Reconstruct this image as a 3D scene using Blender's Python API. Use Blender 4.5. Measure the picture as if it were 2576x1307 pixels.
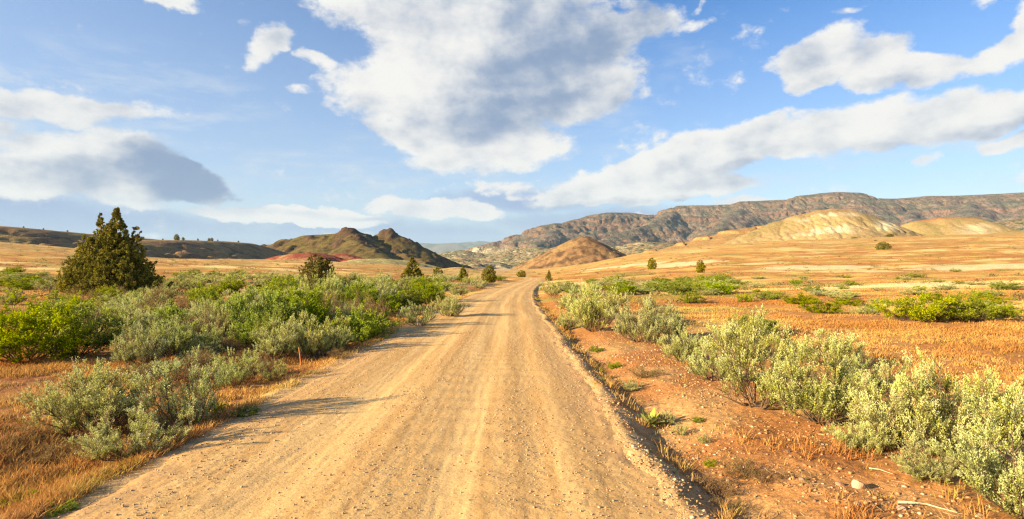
import bpy, math, random
import numpy as np
from math import radians, pi, sin, cos, tan, atan2, sqrt

# ------------------------------------------------------------------ camera, sky, sun, exposure
S = bpy.context.scene
for o in list(bpy.data.objects): bpy.data.objects.remove(o)
COL = S.collection
CAMH = 1.9
F = 1430.0          # focal length in photo-view pixels (view is 2576 wide)
HZ = 640.0          # row of the true horizon
cd = bpy.data.cameras.new('camera'); cam = bpy.data.objects.new('camera', cd); COL.objects.link(cam)
cd.sensor_width = 36.0; cd.lens = 36.0 * F / 2576.0; cd.clip_start = 0.05; cd.clip_end = 80000.0
cam.location = (0, 0, CAMH)
cam.rotation_euler = (radians(90) - math.atan(13.5 / F), 0, 0)
S.camera = cam
S.view_settings.view_transform = 'Standard'; S.view_settings.look = 'None'
S.view_settings.gamma = 1.0; S.view_settings.use_curve_mapping = False
S.view_settings.exposure = 1.72
S.cycles.max_bounces = 5; S.cycles.diffuse_bounces = 3; S.cycles.glossy_bounces = 1
S.cycles.transmission_bounces = 3; S.cycles.volume_bounces = 0; S.cycles.transparent_max_bounces = 8
S.cycles.use_denoising = True; S.cycles.denoising_prefilter = 'NONE'; S.cycles.denoising_input_passes = 'RGB_ALBEDO_NORMAL'
S.cycles.pixel_filter_type = 'BLACKMAN_HARRIS'; S.cycles.filter_width = 1.3

SUN_EL = radians(17.5)
SUN_DIR = (-0.925, -0.385)                      # horizontal direction towards the sun (left and a little behind)
_l = math.hypot(*SUN_DIR)
sd = (SUN_DIR[0] / _l * cos(SUN_EL), SUN_DIR[1] / _l * cos(SUN_EL), sin(SUN_EL))
sl = bpy.data.lights.new('sun', 'SUN'); sl.energy = 5.0; sl.angle = radians(0.53); sl.color = (1.0, 0.80, 0.45)
so = bpy.data.objects.new('sun', sl); COL.objects.link(so); so.location = (-30, -10, 30)
from mathutils import Vector
so.rotation_euler = Vector(sd).to_track_quat('Z', 'Y').to_euler()

# ------------------------------------------------------------------ node helper
class NT:
    def __init__(s, tree): s.t = tree; s.x = 0
    def n(s, typ, **kw):
        nd = s.t.nodes.new(typ); nd.location = (s.x, 0); s.x += 40
        for k, v in kw.items():
            if k == 'ins':
                for a, b in v.items(): s.put(nd.inputs[a], b)
            else: setattr(nd, k, v)
        return nd
    def put(s, sock, v):
        if isinstance(v, bpy.types.NodeSocket): s.t.links.new(v, sock)
        elif isinstance(v, bpy.types.Node): s.t.links.new(v.outputs[0], sock)
        else:
            if isinstance(v, (tuple, list)) and len(v) == 3 and getattr(sock, 'type', '') == 'RGBA': v = (*v, 1)
            sock.default_value = v
    def m(s, op, a, b=None, c=None, clamp=False):
        nd = s.n('ShaderNodeMath', operation=op, use_clamp=clamp)
        s.put(nd.inputs[0], a)
        if b is not None: s.put(nd.inputs[1], b)
        if c is not None: s.put(nd.inputs[2], c)
        return nd.outputs[0]
    def v(s, op, a, b=None):
        nd = s.n('ShaderNodeVectorMath', operation=op); s.put(nd.inputs[0], a)
        if b is not None: s.put(nd.inputs[1], b)
        return nd.outputs['Value'] if op in ('DOT_PRODUCT', 'LENGTH') else nd.outputs[0]
    def noise(s, vec, scale, detail=4, rough=0.55, dist=0.0):
        nd = s.n('ShaderNodeTexNoise'); s.put(nd.inputs['Vector'], vec)
        nd.inputs['Scale'].default_value = scale; nd.inputs['Detail'].default_value = detail
        nd.inputs['Roughness'].default_value = rough; nd.inputs['Distortion'].default_value = dist
        return nd
    def mr(s, v, a, b, c, d, smooth=False):
        nd = s.n('ShaderNodeMapRange'); s.put(nd.inputs[0], v)
        for i, k in enumerate((a, b, c, d)): s.put(nd.inputs[1 + i], k)
        if smooth: nd.interpolation_type = 'SMOOTHSTEP'
        return nd.outputs[0]
    def mix(s, f, a, b, bt='MIX'):
        nd = s.n('ShaderNodeMix', data_type='RGBA', blend_type=bt)
        s.put(nd.inputs[0], f); s.put(nd.inputs[6], a); s.put(nd.inputs[7], b)
        return nd.outputs[2]

# ------------------------------------------------------------------ world: Nishita sky with clouds by direction
W = bpy.data.worlds.new('World'); S.world = W; W.use_nodes = True
W.node_tree.nodes.clear(); N = NT(W.node_tree)
def azel(px, py):
    x, y, z = (px - 1288) / F, 1.0, (HZ - py) / F
    return atan2(x, y), atan2(z, math.hypot(x, y))
def ellipse_field(vec, items):
    """vec = (azimuth, elevation, 1)"""
    acc = None
    for (cx, cy, rx, ry, rot, w) in items:
        a, e = azel(cx, cy)
        a1, _ = azel(cx - rx, cy); a2, _ = azel(cx + rx, cy)
        _, e1 = azel(cx, cy + ry); _, e2 = azel(cx, cy - ry)
        ra, re = abs(a2 - a1) / 2, abs(e2 - e1) / 2; t = radians(rot); c_, s_ = cos(t), sin(t)
        t1 = N.v('DOT_PRODUCT', vec, (c_ / ra, s_ / ra, -(a * c_ + e * s_) / ra))
        t2 = N.v('DOT_PRODUCT', vec, (-s_ / re, c_ / re, (a * s_ - e * c_) / re))
        r2 = N.m('MULTIPLY_ADD', t2, t2, N.m('MULTIPLY', t1, t1))
        f = N.m('MULTIPLY_ADD', r2, -w, w)
        acc = f if acc is None else N.m('SMOOTH_MAX', acc, f, 0.15)
    return N.m('MAXIMUM', acc, 0.0)
sky = N.n('ShaderNodeTexSky'); sky.sky_type = 'NISHITA'; sky.sun_disc = False
sky.sun_elevation = SUN_EL; sky.sun_rotation = atan2(sd[0], sd[1]); sky.air_density = 1.0; sky.dust_density = 0.5; sky.ozone_density = 2.0
tc = N.n('ShaderNodeTexCoord'); D = tc.outputs['Generated']
sx = N.n('ShaderNodeSeparateXYZ'); N.put(sx.inputs[0], D)
az = N.m('ARCTAN2', sx.outputs[0], sx.outputs[1]); el = N.m('ARCSINE', sx.outputs[2])
P0 = N.n('ShaderNodeCombineXYZ'); N.put(P0.inputs[0], az); N.put(P0.inputs[1], el); P0.inputs[2].default_value = 1.0
# stretch noise: flatter clouds towards the horizon
cz = N.m('ADD', N.m('ABSOLUTE', sx.outputs[2]), 0.35)
pl = N.n('ShaderNodeCombineXYZ')
N.put(pl.inputs[0], N.m('DIVIDE', sx.outputs[0], cz)); N.put(pl.inputs[1], N.m('DIVIDE', sx.outputs[1], cz)); N.put(pl.inputs[2], N.m('MULTIPLY', sx.outputs[2], 4.0))
Q = N.v('MULTIPLY', P0, (1.0, 1.5, 1.0))
warp = N.noise(Q, 5.0, 6, 0.55)
wv = N.v('SUBTRACT', warp.outputs['Color'], (0.5, 0.5, 0.5))
wv2 = N.v('MULTIPLY', wv, (0.16, 0.10, 0.0))
P1 = N.v('ADD', P0.outputs[0], wv2)
CL = [ # cx, cy, rx, ry, rot(ccw), weight
 (1150, 30, 430, 150, 0, 1.0), (1180, 215, 400, 170, 0, 1.1), (1170, 330, 330, 90, -8, 1.0), (1500, 110, 270, 85, 12, .9), (1420, 230, 210, 100, 0, 1.0), (1150, 395, 150, 40, 0, .6),
 (900, -20, 300, 60, 0, .8), (1300, -60, 300, 130, 0, 1),
 (660, 115, 95, 58, 35, .62), (800, 152, 80, 30, -8, .6), (430, 6, 110, 34, -6, .72), (760, 245, 60, 20, 0, .34),
 (140, 265, 330, 52, -4, .8), (-150, 300, 250, 60, 0, .6),
 (260, 420, 330, 105, -6, 1.1), (470, 445, 145, 62, -14, 1.15), (60, 440, 260, 80, 0, .9),
 (2050, 165, 140, 78, 25, .95), (2190, 155, 125, 85, 0, .9), (2330, 170, 150, 60, -5, .9), (2500, 135, 110, 50, 30, .8), (2590, 70, 80, 110, 0, .8), (2440, -5, 80, 30, 0, .6),
 (2430, 295, 260, 80, 4, .95), (2130, 330, 300, 75, 8, .85), (1850, 350, 180, 45, 12, .7), (1790, 400, 260, 72, 10, 1.0), (1580, 450, 300, 58, 10, 1.1), (1600, 487, 320, 30, 0, 1.1), (1980, 375, 240, 50, 8, 1.0), (1680, 425, 180, 40, 12, 1.0),
 (1335, 360, 60, 26, 0, .62), (2350, 395, 60, 22, 0, .5), (2520, 358, 110, 24, 0, .75), (1720, 90, 90, 30, 0, .5), (1560, 190, 70, 30, 0, .5), (2140, 30, 60, 22, 0, .38), (1770, 30, 50, 14, 35, .4), (1600, 8, 60, 22, -20, .4),
 (2750, 200, 200, 90, 20, .9), (-300, 150, 220, 90, 0, .8), (2800, 420, 260, 50, 0, .8),
]
BAND = [ # low bright cumulus line and thin high veil
 (700, 540, 360, 30, -3, 1.15), (1090, 523, 210, 42, -3, 1.15), (1300, 470, 380, 32, 0, .5), (480, 515, 200, 22, 0, .5), (1900, 512, 160, 18, 0, .6), (1640, 545, 90, 18, 0, .5)]
LOW = [ (300, 580, 700, 75, 0, .9), (900, 600, 700, 60, 0, .9), (1500, 560, 500, 60, 0, .8), (50, 520, 420, 60, 0, .9), (1350, 500, 350, 45, 0, .8)]
VEIL = [ (350, 300, 480, 210, 0, .7), (1000, 440, 700, 120, 0, .75), (2100, 420, 700, 150, 0, .6), (60, 330, 260, 220, 0, .7), (1700, 150, 160, 90, 0, .3), (1350, 330, 400, 140, 0, .4)]
SHADE = [ (1400, 120, 310, 260, 10, 1.25), (1350, 265, 320, 95, 8, 1.15), (1180, 300, 260, 60, -5, .6), (1480, 260, 160, 70, 0, .8), (1020, 330, 140, 40, -15, .55), (1500, 140, 200, 60, 10, .7), (1100, 90, 320, 100, 0, .40),
 (480, 440, 230, 95, -12, 1.9), (300, 470, 320, 70, -4, 1.1), (180, 430, 200, 30, 0, .5),
 (1830, 450, 160, 40, 6, .8), (1620, 515, 300, 22, 0, .7), (2150, 375, 300, 38, 6, .6), (2300, 205, 200, 28, -6, .5), (2450, 335, 220, 28, 4, .65), (2060, 205, 140, 22, 20, .35), (690, 533, 120, 14, -5, .9), (880, 549, 180, 9, 0, .9), (1330, 180, 160, 120, 0, .9)]
fc = ellipse_field(P1, CL); fb = ellipse_field(P1, BAND)
P2 = N.v('ADD', P0.outputs[0], N.v('MULTIPLY', wv, (0.24, 0.06, 0.0)))
fl = ellipse_field(P2, LOW); fv = ellipse_field(P2, VEIL)
fs = ellipse_field(P2, SHADE)
n1 = N.noise(Q, 6.5, 9, 0.56, 0.0).outputs[0]
n2 = N.noise(N.v('ADD', Q, (7.3, 1.1, 0.4)), 17.0, 8, 0.6, 0.0).outputs[0]
n3 = N.noise(N.v('ADD', Q, (2.3, 5.1, 0.9)), 42.0, 7, 0.6, 0.0).outputs[0]
nn = N.m('ADD', N.m('MULTIPLY', N.m('SUBTRACT', n1, 0.5), 1.05), N.m('MULTIPLY', N.m('SUBTRACT', n2, 0.5), 0.95))
nn = N.m('ADD', nn, N.m('MULTIPLY', N.m('SUBTRACT', n3, 0.5), 0.55))
SO = (-0.035, 0.022, 0.0)
n1b = N.noise(N.v('ADD', Q, SO), 6.5, 9, 0.56, 0.0).outputs[0]
relief = N.m('MULTIPLY', N.m('SUBTRACT', n1, n1b), 3.0)
dens = N.mr(N.m('ADD', fc, nn), 0.10, 0.48, 0, 1, True)
densb = N.mr(N.m('ADD', fb, N.m('MULTIPLY', nn, 1.3)), 0.30, 0.62, 0, 1.0, True)
densl = N.mr(N.m('ADD', fl, N.m('MULTIPLY', nn, 0.35)), 0.1, 0.8, 0, 0.85, True)
vs = N.noise(N.v('MULTIPLY', Q, (1.0, 2.2, 1.0)), 9.0, 9, 0.66, 0.3).outputs[0]
densv = N.m('MULTIPLY', fv, N.mr(vs, 0.42, 0.72, 0, 1, True))
# shade inside the clouds
n4 = N.noise(N.v('MULTIPLY', Q, (1.0, 1.7, 1.0)), 5.5, 7, 0.5, 0.0).outputs[0]
sh = N.m('ADD', N.m('MULTIPLY', fs, 0.80), N.m('MULTIPLY', N.m('SUBTRACT', n4, 0.5), 1.0))
sh = N.m('ADD', sh, N.m('MULTIPLY', N.m('SUBTRACT', n2, 0.5), 0.35))
sh = N.m('ADD', sh, N.mr(N.m('ADD', fc, N.m('MULTIPLY', N.m('SUBTRACT', n2, .5), 1.2)), 0.5, 1.3, 0.0, 0.22))
sh = N.mr(N.m('SUBTRACT', sh, relief), -0.25, 1.45, 0, 1, True)
CW = (5.7, 5.6, 5.4); CG = (1.6, 2.2, 3.3)
ccol = N.mix(sh, CW, CG)
# blue of the clear sky: Nishita, deepened
skyc = N.n('ShaderNodeHueSaturation'); N.put(skyc.inputs['Color'], sky.outputs[0]); skyc.inputs['Saturation'].default_value = 1.3; skyc.inputs['Value'].default_value = 1.0
skyt = N.mix(1.0, skyc.outputs[0], (0.95, 1.0, 1.22), 'MULTIPLY')
lf = N.mr(az, -0.95, 0.25, 0.42, 0.0)
skyt = N.mix(lf, skyt, (3.3, 4.1, 5.3))
skyt = N.mix(N.mr(el, 0.02, 0.42, 0.55, 0.0), skyt, (3.9, 4.5, 5.4))
c0 = N.mix(densv, skyt, (4.1, 4.6, 5.1))
c1 = N.mix(densl, c0, (1.85, 2.5, 4.1))
c2 = N.mix(densb, c1, N.mix(N.mr(sh, 0, 1, 0, 1), (5.7, 5.5, 5.3), (2.8, 3.3, 4.3)))
c3 = N.mix(dens, c2, ccol)
bg = N.n('ShaderNodeBackground'); N.put(bg.inputs[0], c3); bg.inputs[1].default_value = 0.05
wo = N.n('ShaderNodeOutputWorld'); W.node_tree.links.new(bg.outputs[0], wo.inputs[0])
W.cycles.sampling_method = 'MANUAL'; W.cycles.sample_map_resolution = 512

# ------------------------------------------------------------------ numpy noise
def _h(ix, iy, seed):
    n = (ix.astype(np.int64) * 374761393 + iy.astype(np.int64) * 668265263 + seed * 974711) & 0xFFFFFFFF
    n = ((n ^ (n >> 13)) * 1274126177) & 0xFFFFFFFF
    return ((n ^ (n >> 16)) & 0xFFFF) / 65535.0
def perlin(x, y, seed=0):
    x = np.asarray(x, float); y = np.asarray(y, float)
    ix = np.floor(x); iy = np.floor(y); fx = x - ix; fy = y - iy
    u = fx * fx * fx * (fx * (fx * 6 - 15) + 10); v = fy * fy * fy * (fy * (fy * 6 - 15) + 10)
    def g(dx, dy):
        a = _h(ix + dx, iy + dy, seed) * 2 * pi
        return np.cos(a) * (fx - dx) + np.sin(a) * (fy - dy)
    return 1.4 * ((g(0, 0) * (1 - u) + g(1, 0) * u) * (1 - v) + (g(0, 1) * (1 - u) + g(1, 1) * u) * v)
def fbm(x, y, oct=4, seed=0, gain=0.5, lac=2.03):
    s = 0; a = 1.0; f = 1.0; t = 0
    for i in range(oct):
        s = s + a * perlin(x * f + 13.7 * i, y * f - 7.1 * i, seed + i); t += a; a *= gain; f *= lac
    return s / t
def ridged(x, y, oct=4, seed=0):
    s = 0; a = 1.0; f = 1.0; t = 0
    for i in range(oct):
        s = s + a * (1 - np.abs(perlin(x * f + 5.1 * i, y * f + 3.3 * i, seed + i)) * 1.6); t += a; a *= 0.5; f *= 2.1
    return s / t
def sstep(a, b, x):
    t = np.clip((x - a) / (b - a), 0, 1); return t * t * (3 - 2 * t)
def lerp3(a, b, t):
    t = np.asarray(t)[..., None]; return np.asarray(a) * (1 - t) + np.asarray(b) * t

# ------------------------------------------------------------------ terrain height
RY = np.array([-40, 0, 20, 36, 48, 60, 78, 110, 140, 165, 190, 220, 260.])
RX = np.array([-1.1, -1.1, -1.1, -1.1, -0.75, -0.2, 0.95, 3.2, 5.3, 6.3, 5.6, 1.5, -8.])
def spline(xk, yk, x):
    x = np.clip(x, xk[0], xk[-1]); i = np.clip(np.searchsorted(xk, x, side='right') - 1, 0, len(xk) - 2)
    m = np.gradient(yk, xk); h = xk[i + 1] - xk[i]; t = (x - xk[i]) / h
    return ((2*t**3 - 3*t**2 + 1) * yk[i] + (t**3 - 2*t**2 + t) * h * m[i] + (-2*t**3 + 3*t**2) * yk[i + 1] + (t**3 - t**2) * h * m[i + 1])
def road_x(y): return spline(RY, RX, np.asarray(y, float))
SL = 45.0 / F
TU = (np.array([-900, -400, 0, 200, 400, 600, 800, 1000, 1150, 1340, 1450, 1600, 1800, 2000, 2300, 2576, 3000, 3500.]) - 1288) / F
TD = np.array([8, 16, 36, 78, 150, 250, 400.])
TR = np.array([ # rows of the ground at those depths (plane rows: 1025 855 760 720 703 696 692)
 [1025, 855, 752, 695, 652, 620, 600], [1025, 855, 753, 697, 655, 624, 605], [1025, 855, 755, 700, 660, 630, 612], [1025, 855, 757, 706, 668, 642, 628],
 [1025, 855, 758, 712, 678, 658, 651], [1025, 855, 759, 715, 683, 664, 654], [1025, 855, 760, 716, 688, 670, 658], [1025, 855, 760, 718, 694, 680, 668],
 [1025, 855, 760, 719, 700, 689, 680], [1025, 855, 760, 720, 703, 694, 682], [1025, 855, 760, 718, 698, 684, 668], [1023, 852, 757, 714, 689, 665, 640],
 [1022, 850, 752, 706, 674, 646, 618], [1020, 848, 748, 700, 664, 636, 607], [1016, 844, 744, 695, 656, 625, 596], [1012, 840, 740, 690, 650, 617, 588],
 [1012, 840, 738, 686, 645, 610, 580], [1012, 840, 738, 684, 642, 606, 575.]])
PR = HZ + (CAMH * F / TD + 45.0)
TZ = -(TR - PR[None, :]) / F * TD[None, :]          # height above the inclined plane
def _cr(t, p0, p1, p2, p3):
    return 0.5 * (2*p1 + (p2 - p0)*t + (2*p0 - 5*p1 + 4*p2 - p3)*t*t + (3*p1 - p0 - 3*p2 + p3)*t**3)
LD = np.log(TD)
def table(u, y):
    u = np.clip(u, TU[0], TU[-1]); l = np.log(np.clip(y, TD[0], TD[-1]))
    iu = np.interp(u, TU, np.arange(len(TU))); il = np.interp(l, LD, np.arange(len(TD)))
    a = np.clip(np.floor(iu).astype(int), 0, len(TU) - 2); b = np.clip(np.floor(il).astype(int), 0, len(TD) - 2)
    tu = iu - a; tl = il - b
    g = lambda i, j: TZ[np.clip(a + i, 0, len(TU) - 1), np.clip(b + j, 0, len(TD) - 1)]
    rows = [_cr(tl, g(i, -1), g(i, 0), g(i, 1), g(i, 2)) for i in (-1, 0, 1, 2)]
    return _cr(tu, *rows)
def gz(x, y, fine=True):
    x = np.asarray(x, float); y = np.asarray(y, float)
    yy = np.maximum(y, 0.01); u = x / np.maximum(yy, 6.0)
    z = -SL * np.clip(y, -200, 400) + table(u, yy) * sstep(4, 10, yy)
    xr = x - road_x(y); ax = np.abs(xr)
    off = sstep(3.4, 7.0, ax)
    z = z + off * sstep(3, 12, np.hypot(x, y)) * (0.22 * fbm(x / 9.0, y / 9.0, 3, 11) + 1.5 * fbm(x / 48.0, y / 34.0, 4, 21) * sstep(18, 110, np.hypot(x, y)))
    # ditch right of the road, shallow verge on the left
    fade = 1 - sstep(60, 150, y)
    r = xr - 2.58 - 0.22 * fbm(y / 2.6, x * 0 + 9, 3, 16) - .12 * fbm(x / .5, y / .5, 3, 6)
    ditch = -0.12 * sstep(-0.02, 0.40, r) * (1 - sstep(0.30, 1.3, r)) + 0.045 * np.exp(-(r + 0.12)**2 / 0.02)
    lft = -0.13 * sstep(2.6, 3.2, -xr) * (1 - sstep(3.6, 5.0, -xr))
    z = z + fade * (ditch + lft)
    # bank and soil roughness
    if fine:
        k = sstep(2.6, 3.2, ax)
        z = z + k * (0.035 * fbm(x / 0.6, y / 0.6, 4, 31) + 0.012 * fbm(x / 0.09, y / 0.09, 3, 33) * (1 - sstep(20, 40, np.hypot(x, y))))
    # the valley basin beyond the crest
    drop = sstep(400, 900, y)
    z = z * (1 - drop) + drop * (-45.0 + 4 * fbm(x / 900, y / 900, 3, 41))
    back = sstep(0, -120, y) if False else 0
    return z
def ground_point(px, row, ymax=400.0):
    """where the sight line through a photo point meets the ground"""
    u = (px - 1288) / F; v = (HZ - row) / F
    ys = np.exp(np.linspace(np.log(2.5), np.log(ymax), 1500))
    d = (CAMH + v * ys) - gz(u * ys, ys, False)
    i = np.argmax(d < 0) if (d < 0).any() else int(np.argmin(d[200:])) + 200
    return float(u * ys[i]), float(ys[i])
def at(px, row, y):
    return ((px - 1288) / F * y, y, CAMH + (HZ - row) / F * y)

# ------------------------------------------------------------------ mesh helpers
def mesh_obj(name, V, Fq, mat, parent=None, colors=None, smooth=False, tris=None):
    me = bpy.data.meshes.new(name)
    V = np.asarray(V, np.float32)
    loops = []; starts = []; tot = 0
    parts = []
    if Fq is not None and len(Fq): parts.append(np.asarray(Fq, np.int32))
    if tris is not None and len(tris): parts.append(np.asarray(tris, np.int32))
    nl = sum(p.size for p in parts); nf = sum(len(p) for p in parts)
    me.vertices.add(len(V)); me.vertices.foreach_set('co', V.ravel())
    me.loops.add(nl); me.polygons.add(nf)
    me.loops.foreach_set('vertex_index', np.concatenate([p.ravel() for p in parts]))
    st = []; c = 0
    for p in parts:
        st.append(c + np.arange(len(p)) * p.shape[1]); c += p.size
    me.polygons.foreach_set('loop_start', np.concatenate(st).astype(np.int32))
    if smooth: me.polygons.foreach_set('use_smooth', np.ones(nf, bool))
    me.update(calc_edges=True)
    if colors is not None:
        at_ = me.color_attributes.new('Col', 'FLOAT_COLOR', 'POINT')
        c4 = np.ones((len(V), 4), np.float32); c4[:, :3] = colors
        at_.data.foreach_set('color', c4.ravel())
    me.materials.append(mat)
    o = bpy.data.objects.new(name, me); COL.objects.link(o)
    if parent: o.parent = parent
    return o
def tag(o, label=None, cat=None, group=None, kind=None):
    if label: o['label'] = label
    if cat: o['category'] = cat
    if group: o['group'] = group
    if kind: o['kind'] = kind
    return o
def grid_faces(nr, nc):
    i = np.arange(nr - 1)[:, None] * nc + np.arange(nc - 1)[None, :]
    return np.stack([i, i + 1, i + nc + 1, i + nc], -1).reshape(-1, 4)

# ------------------------------------------------------------------ materials
def new_mat(name):
    m = bpy.data.materials.new(name); m.use_nodes = True; m.node_tree.nodes.clear()
    n = NT(m.node_tree); out = n.n('ShaderNodeOutputMaterial'); return m, n, out
def leaf_mat(name, tint=(1, 1, 1), trans=0.3, var=0.25):
    m, n, out = new_mat(name)
    a = n.n('ShaderNodeAttribute', attribute_name='Col').outputs['Color']
    oi = n.n('ShaderNodeObjectInfo')
    r = n.mr(oi.outputs['Random'], 0, 1, 1 - var, 1 + var)
    g = n.n('ShaderNodeHueSaturation'); n.put(g.inputs['Color'], a); n.put(g.inputs['Saturation'], n.mr(n.m('FRACT', n.m('MULTIPLY', oi.outputs['Random'], 3.1)), 0, 1, 0.85, 1.1) if var else 1.0); n.put(g.inputs['Value'], r)
    n.put(g.inputs['Hue'], n.mr(n.m('FRACT', n.m('MULTIPLY', oi.outputs['Random'], 7.3)), 0, 1, 0.485, 0.512))
    c = n.mix(1.0, g.outputs[0], tint, 'MULTIPLY')
    d = n.n('ShaderNodeBsdfDiffuse'); n.put(d.inputs[0], c)
    t = n.n('ShaderNodeBsdfTranslucent'); n.put(t.inputs[0], c)
    mx = n.n('ShaderNodeMixShader'); mx.inputs[0].default_value = trans
    m.node_tree.links.new(d.outputs[0], mx.inputs[1]); m.node_tree.links.new(t.outputs[0], mx.inputs[2])
    m.node_tree.links.new(mx.outputs[0], out.inputs[0]); return m
def earth_mat(name, scales, amp, bump=0.3, bscale=8.0, bdist=0.05, rough=0.95, detail=6, speck=None):
    """vertex colour of the land patches, broken up by noise, with bump"""
    m, n, out = new_mat(name)
    a = n.n('ShaderNodeAttribute', attribute_name='Col').outputs['Color']
    g = n.n('ShaderNodeNewGeometry').outputs['Position']
    c = a
    for i, sc in enumerate(scales):
        nz = n.noise(g, sc, detail, 0.65).outputs[0]
        f = n.mr(nz, 0.3, 0.7, 1 - amp[i], 1 + amp[i])
        cc = n.n('ShaderNodeCombineColor'); n.put(cc.inputs[0], f); n.put(cc.inputs[1], f); n.put(cc.inputs[2], f)
        c = n.mix(1.0, c, cc.outputs[0], 'MULTIPLY')
    if speck:
        sp = n.noise(g, speck, 3, 0.6).outputs[0]
        c = n.mix(n.mr(sp, 0.52, 0.60, 0, 0.8), c, (0.035, 0.045, 0.022))
    b = n.n('ShaderNodeBsdfPrincipled'); n.put(b.inputs['Base Color'], c); b.inputs['Roughness'].default_value = rough
    b.inputs['Specular IOR Level'].default_value = 0.1
    bn = n.noise(g, bscale, 8, 0.7).outputs[0]
    bp = n.n('ShaderNodeBump'); bp.inputs['Strength'].default_value = bump; bp.inputs['Distance'].default_value = bdist
    n.put(bp.inputs['Height'], bn); n.put(b.inputs['Normal'], bp.outputs[0])
    m.node_tree.links.new(b.outputs[0], out.inputs[0]); return m
def plain_mat(name, col, rough=0.9, nscale=20.0, amp=0.35, bump=0.4, bdist=0.01):
    m, n, out = new_mat(name)
    tcn = n.n('ShaderNodeTexCoord').outputs['Object']
    nz = n.noise(tcn, nscale, 5, 0.6).outputs[0]
    c = n.mix(nz, tuple(k * (1 - amp) for k in col), tuple(min(1, k * (1 + amp)) for k in col))
    b = n.n('ShaderNodeBsdfPrincipled'); n.put(b.inputs['Base Color'], c); b.inputs['Roughness'].default_value = rough
    b.inputs['Specular IOR Level'].default_value = 0.2
    bp = n.n('ShaderNodeBump'); bp.inputs['Strength'].default_value = bump; bp.inputs['Distance'].default_value = bdist
    n.put(bp.inputs['Height'], nz); n.put(b.inputs['Normal'], bp.outputs[0])
    m.node_tree.links.new(b.outputs[0], out.inputs[0]); return m

M_ground = earth_mat('dry_earth', [0.12, 0.9, 4.0, 22.0, 60.0], [0.10, 0.14, 0.22, 0.38, 0.35], 0.6, 14.0, 0.03)
M_hill = earth_mat('hill_earth', [0.03, 0.25], [0.12, 0.22], 0.6, 0.35, 2.2)
M_mesa = earth_mat('mesa_rock', [0.006, 0.035], [0.14, 0.30], 0.9, 0.03, 22.0, speck=0.055)
M_sage = leaf_mat('sage_leaves', trans=0.27, var=0.12)
M_green = leaf_mat('greasewood_leaves', trans=0.36, var=0.16)
M_jun = leaf_mat('juniper_leaves', trans=0.18, var=0.10)
M_grass = leaf_mat('grass_blades', trans=0.30, var=0.0)
M_bark = plain_mat('grey_bark', (0.12, 0.075, 0.045), 0.95, 25, 0.4)
M_stem = plain_mat('sage_stems', (0.13, 0.085, 0.05), 0.95, 40, 0.4)
M_stone = leaf_mat('gravel_stones', trans=0.0, var=0.0)

# ------------------------------------------------------------------ ground
STRAW = (0.58, 0.39, 0.125); ORANGE = (0.46, 0.235, 0.065); RED = (0.37, 0.15, 0.045); SAND = (0.68, 0.50, 0.235); OLIVE = (0.26, 0.24, 0.06); GREENP = (0.21, 0.25, 0.04)
SANDS = [(*ground_point(2560, 668), 22, 9), (*ground_point(2060, 672), 14, 8), (*ground_point(1560, 672), 20, 14), (*ground_point(2330, 715), 12, 3.5), (*ground_point(1730, 665), 14, 9)]
def patch_color(x, y):
    d = np.hypot(x, y)
    n1 = fbm(x / 9, y / 5, 4, 51); n2 = fbm(x / 40, y / 14, 4, 61); n3 = fbm(x / 2.2, y / 2.2, 3, 71); n4 = fbm(x / 70, y / 22, 3, 81)
    c = lerp3(STRAW, ORANGE, sstep(-0.28, 0.12, n2 + 0.5 * n1))
    c = lerp3(c, RED, 0.85 * sstep(-0.08, 0.16, n1 * 0.7 + n4 * 0.5 + 0.25 * n3))
    c = lerp3(c, SAND, 0.85 * sstep(0.16, 0.36, -n2 + 0.3 * n1) * sstep(20, 70, d))
    c = lerp3(c, OLIVE, 0.6 * sstep(0.12, 0.32, fbm(x / 18, y / 9, 3, 91)) )
    xr = x - road_x(y)
    # bare orange bank right of the ditch
    bank = (1 - sstep(4.5, 9.0, xr + 0.0 * y)) * sstep(2.4, 3.0, xr) * (1 - sstep(22, 36, y))
    c = lerp3(c, lerp3((0.36, 0.15, 0.05), (0.45, 0.25, 0.10), sstep(-0.2, 0.4, n3 + n1)), bank * 0.95)
    # brown soil under the left thicket
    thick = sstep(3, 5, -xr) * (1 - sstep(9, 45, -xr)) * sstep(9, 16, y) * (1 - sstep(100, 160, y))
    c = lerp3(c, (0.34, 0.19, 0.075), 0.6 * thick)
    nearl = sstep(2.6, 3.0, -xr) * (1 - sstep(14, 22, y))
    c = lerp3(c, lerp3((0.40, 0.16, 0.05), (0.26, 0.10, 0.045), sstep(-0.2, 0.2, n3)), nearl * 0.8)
    # gravel spilt over both road edges
    spill = np.exp(-((np.abs(xr) - 2.45) / 0.42)**2) * sstep(-.35, .25, fbm(x / .5, y / .7, 3, 97)) * (np.abs(xr) > 2.2) + (np.abs(xr) <= 2.45)
    c = lerp3(c, (0.50, 0.32, 0.15), np.clip(spill, 0, .95))
    # far slopes turn to tan and golden
    far = sstep(180, 420, y)
    c = lerp3(c, lerp3((0.47, 0.27, 0.10), (0.43, 0.30, 0.11), sstep(-0.2, 0.2, n4)), 0.75 * far)
    for (sx_, sy_, rx_, ry_) in SANDS:
        c = lerp3(c, (0.66, 0.50, 0.28), .9 * sstep(1.15, .8, np.hypot((x - sx_) / rx_, (y - sy_) / ry_) + .35 * n1))
    basin = sstep(600, 1200, y)
    c = lerp3(c, lerp3((0.46, 0.34, 0.22), (0.20, 0.19, 0.11), sstep(0.0, 0.25, fbm(x / 300, y / 160, 5, 95))), basin)
    return c * (1 + 0.10 * n3[..., None])
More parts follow.
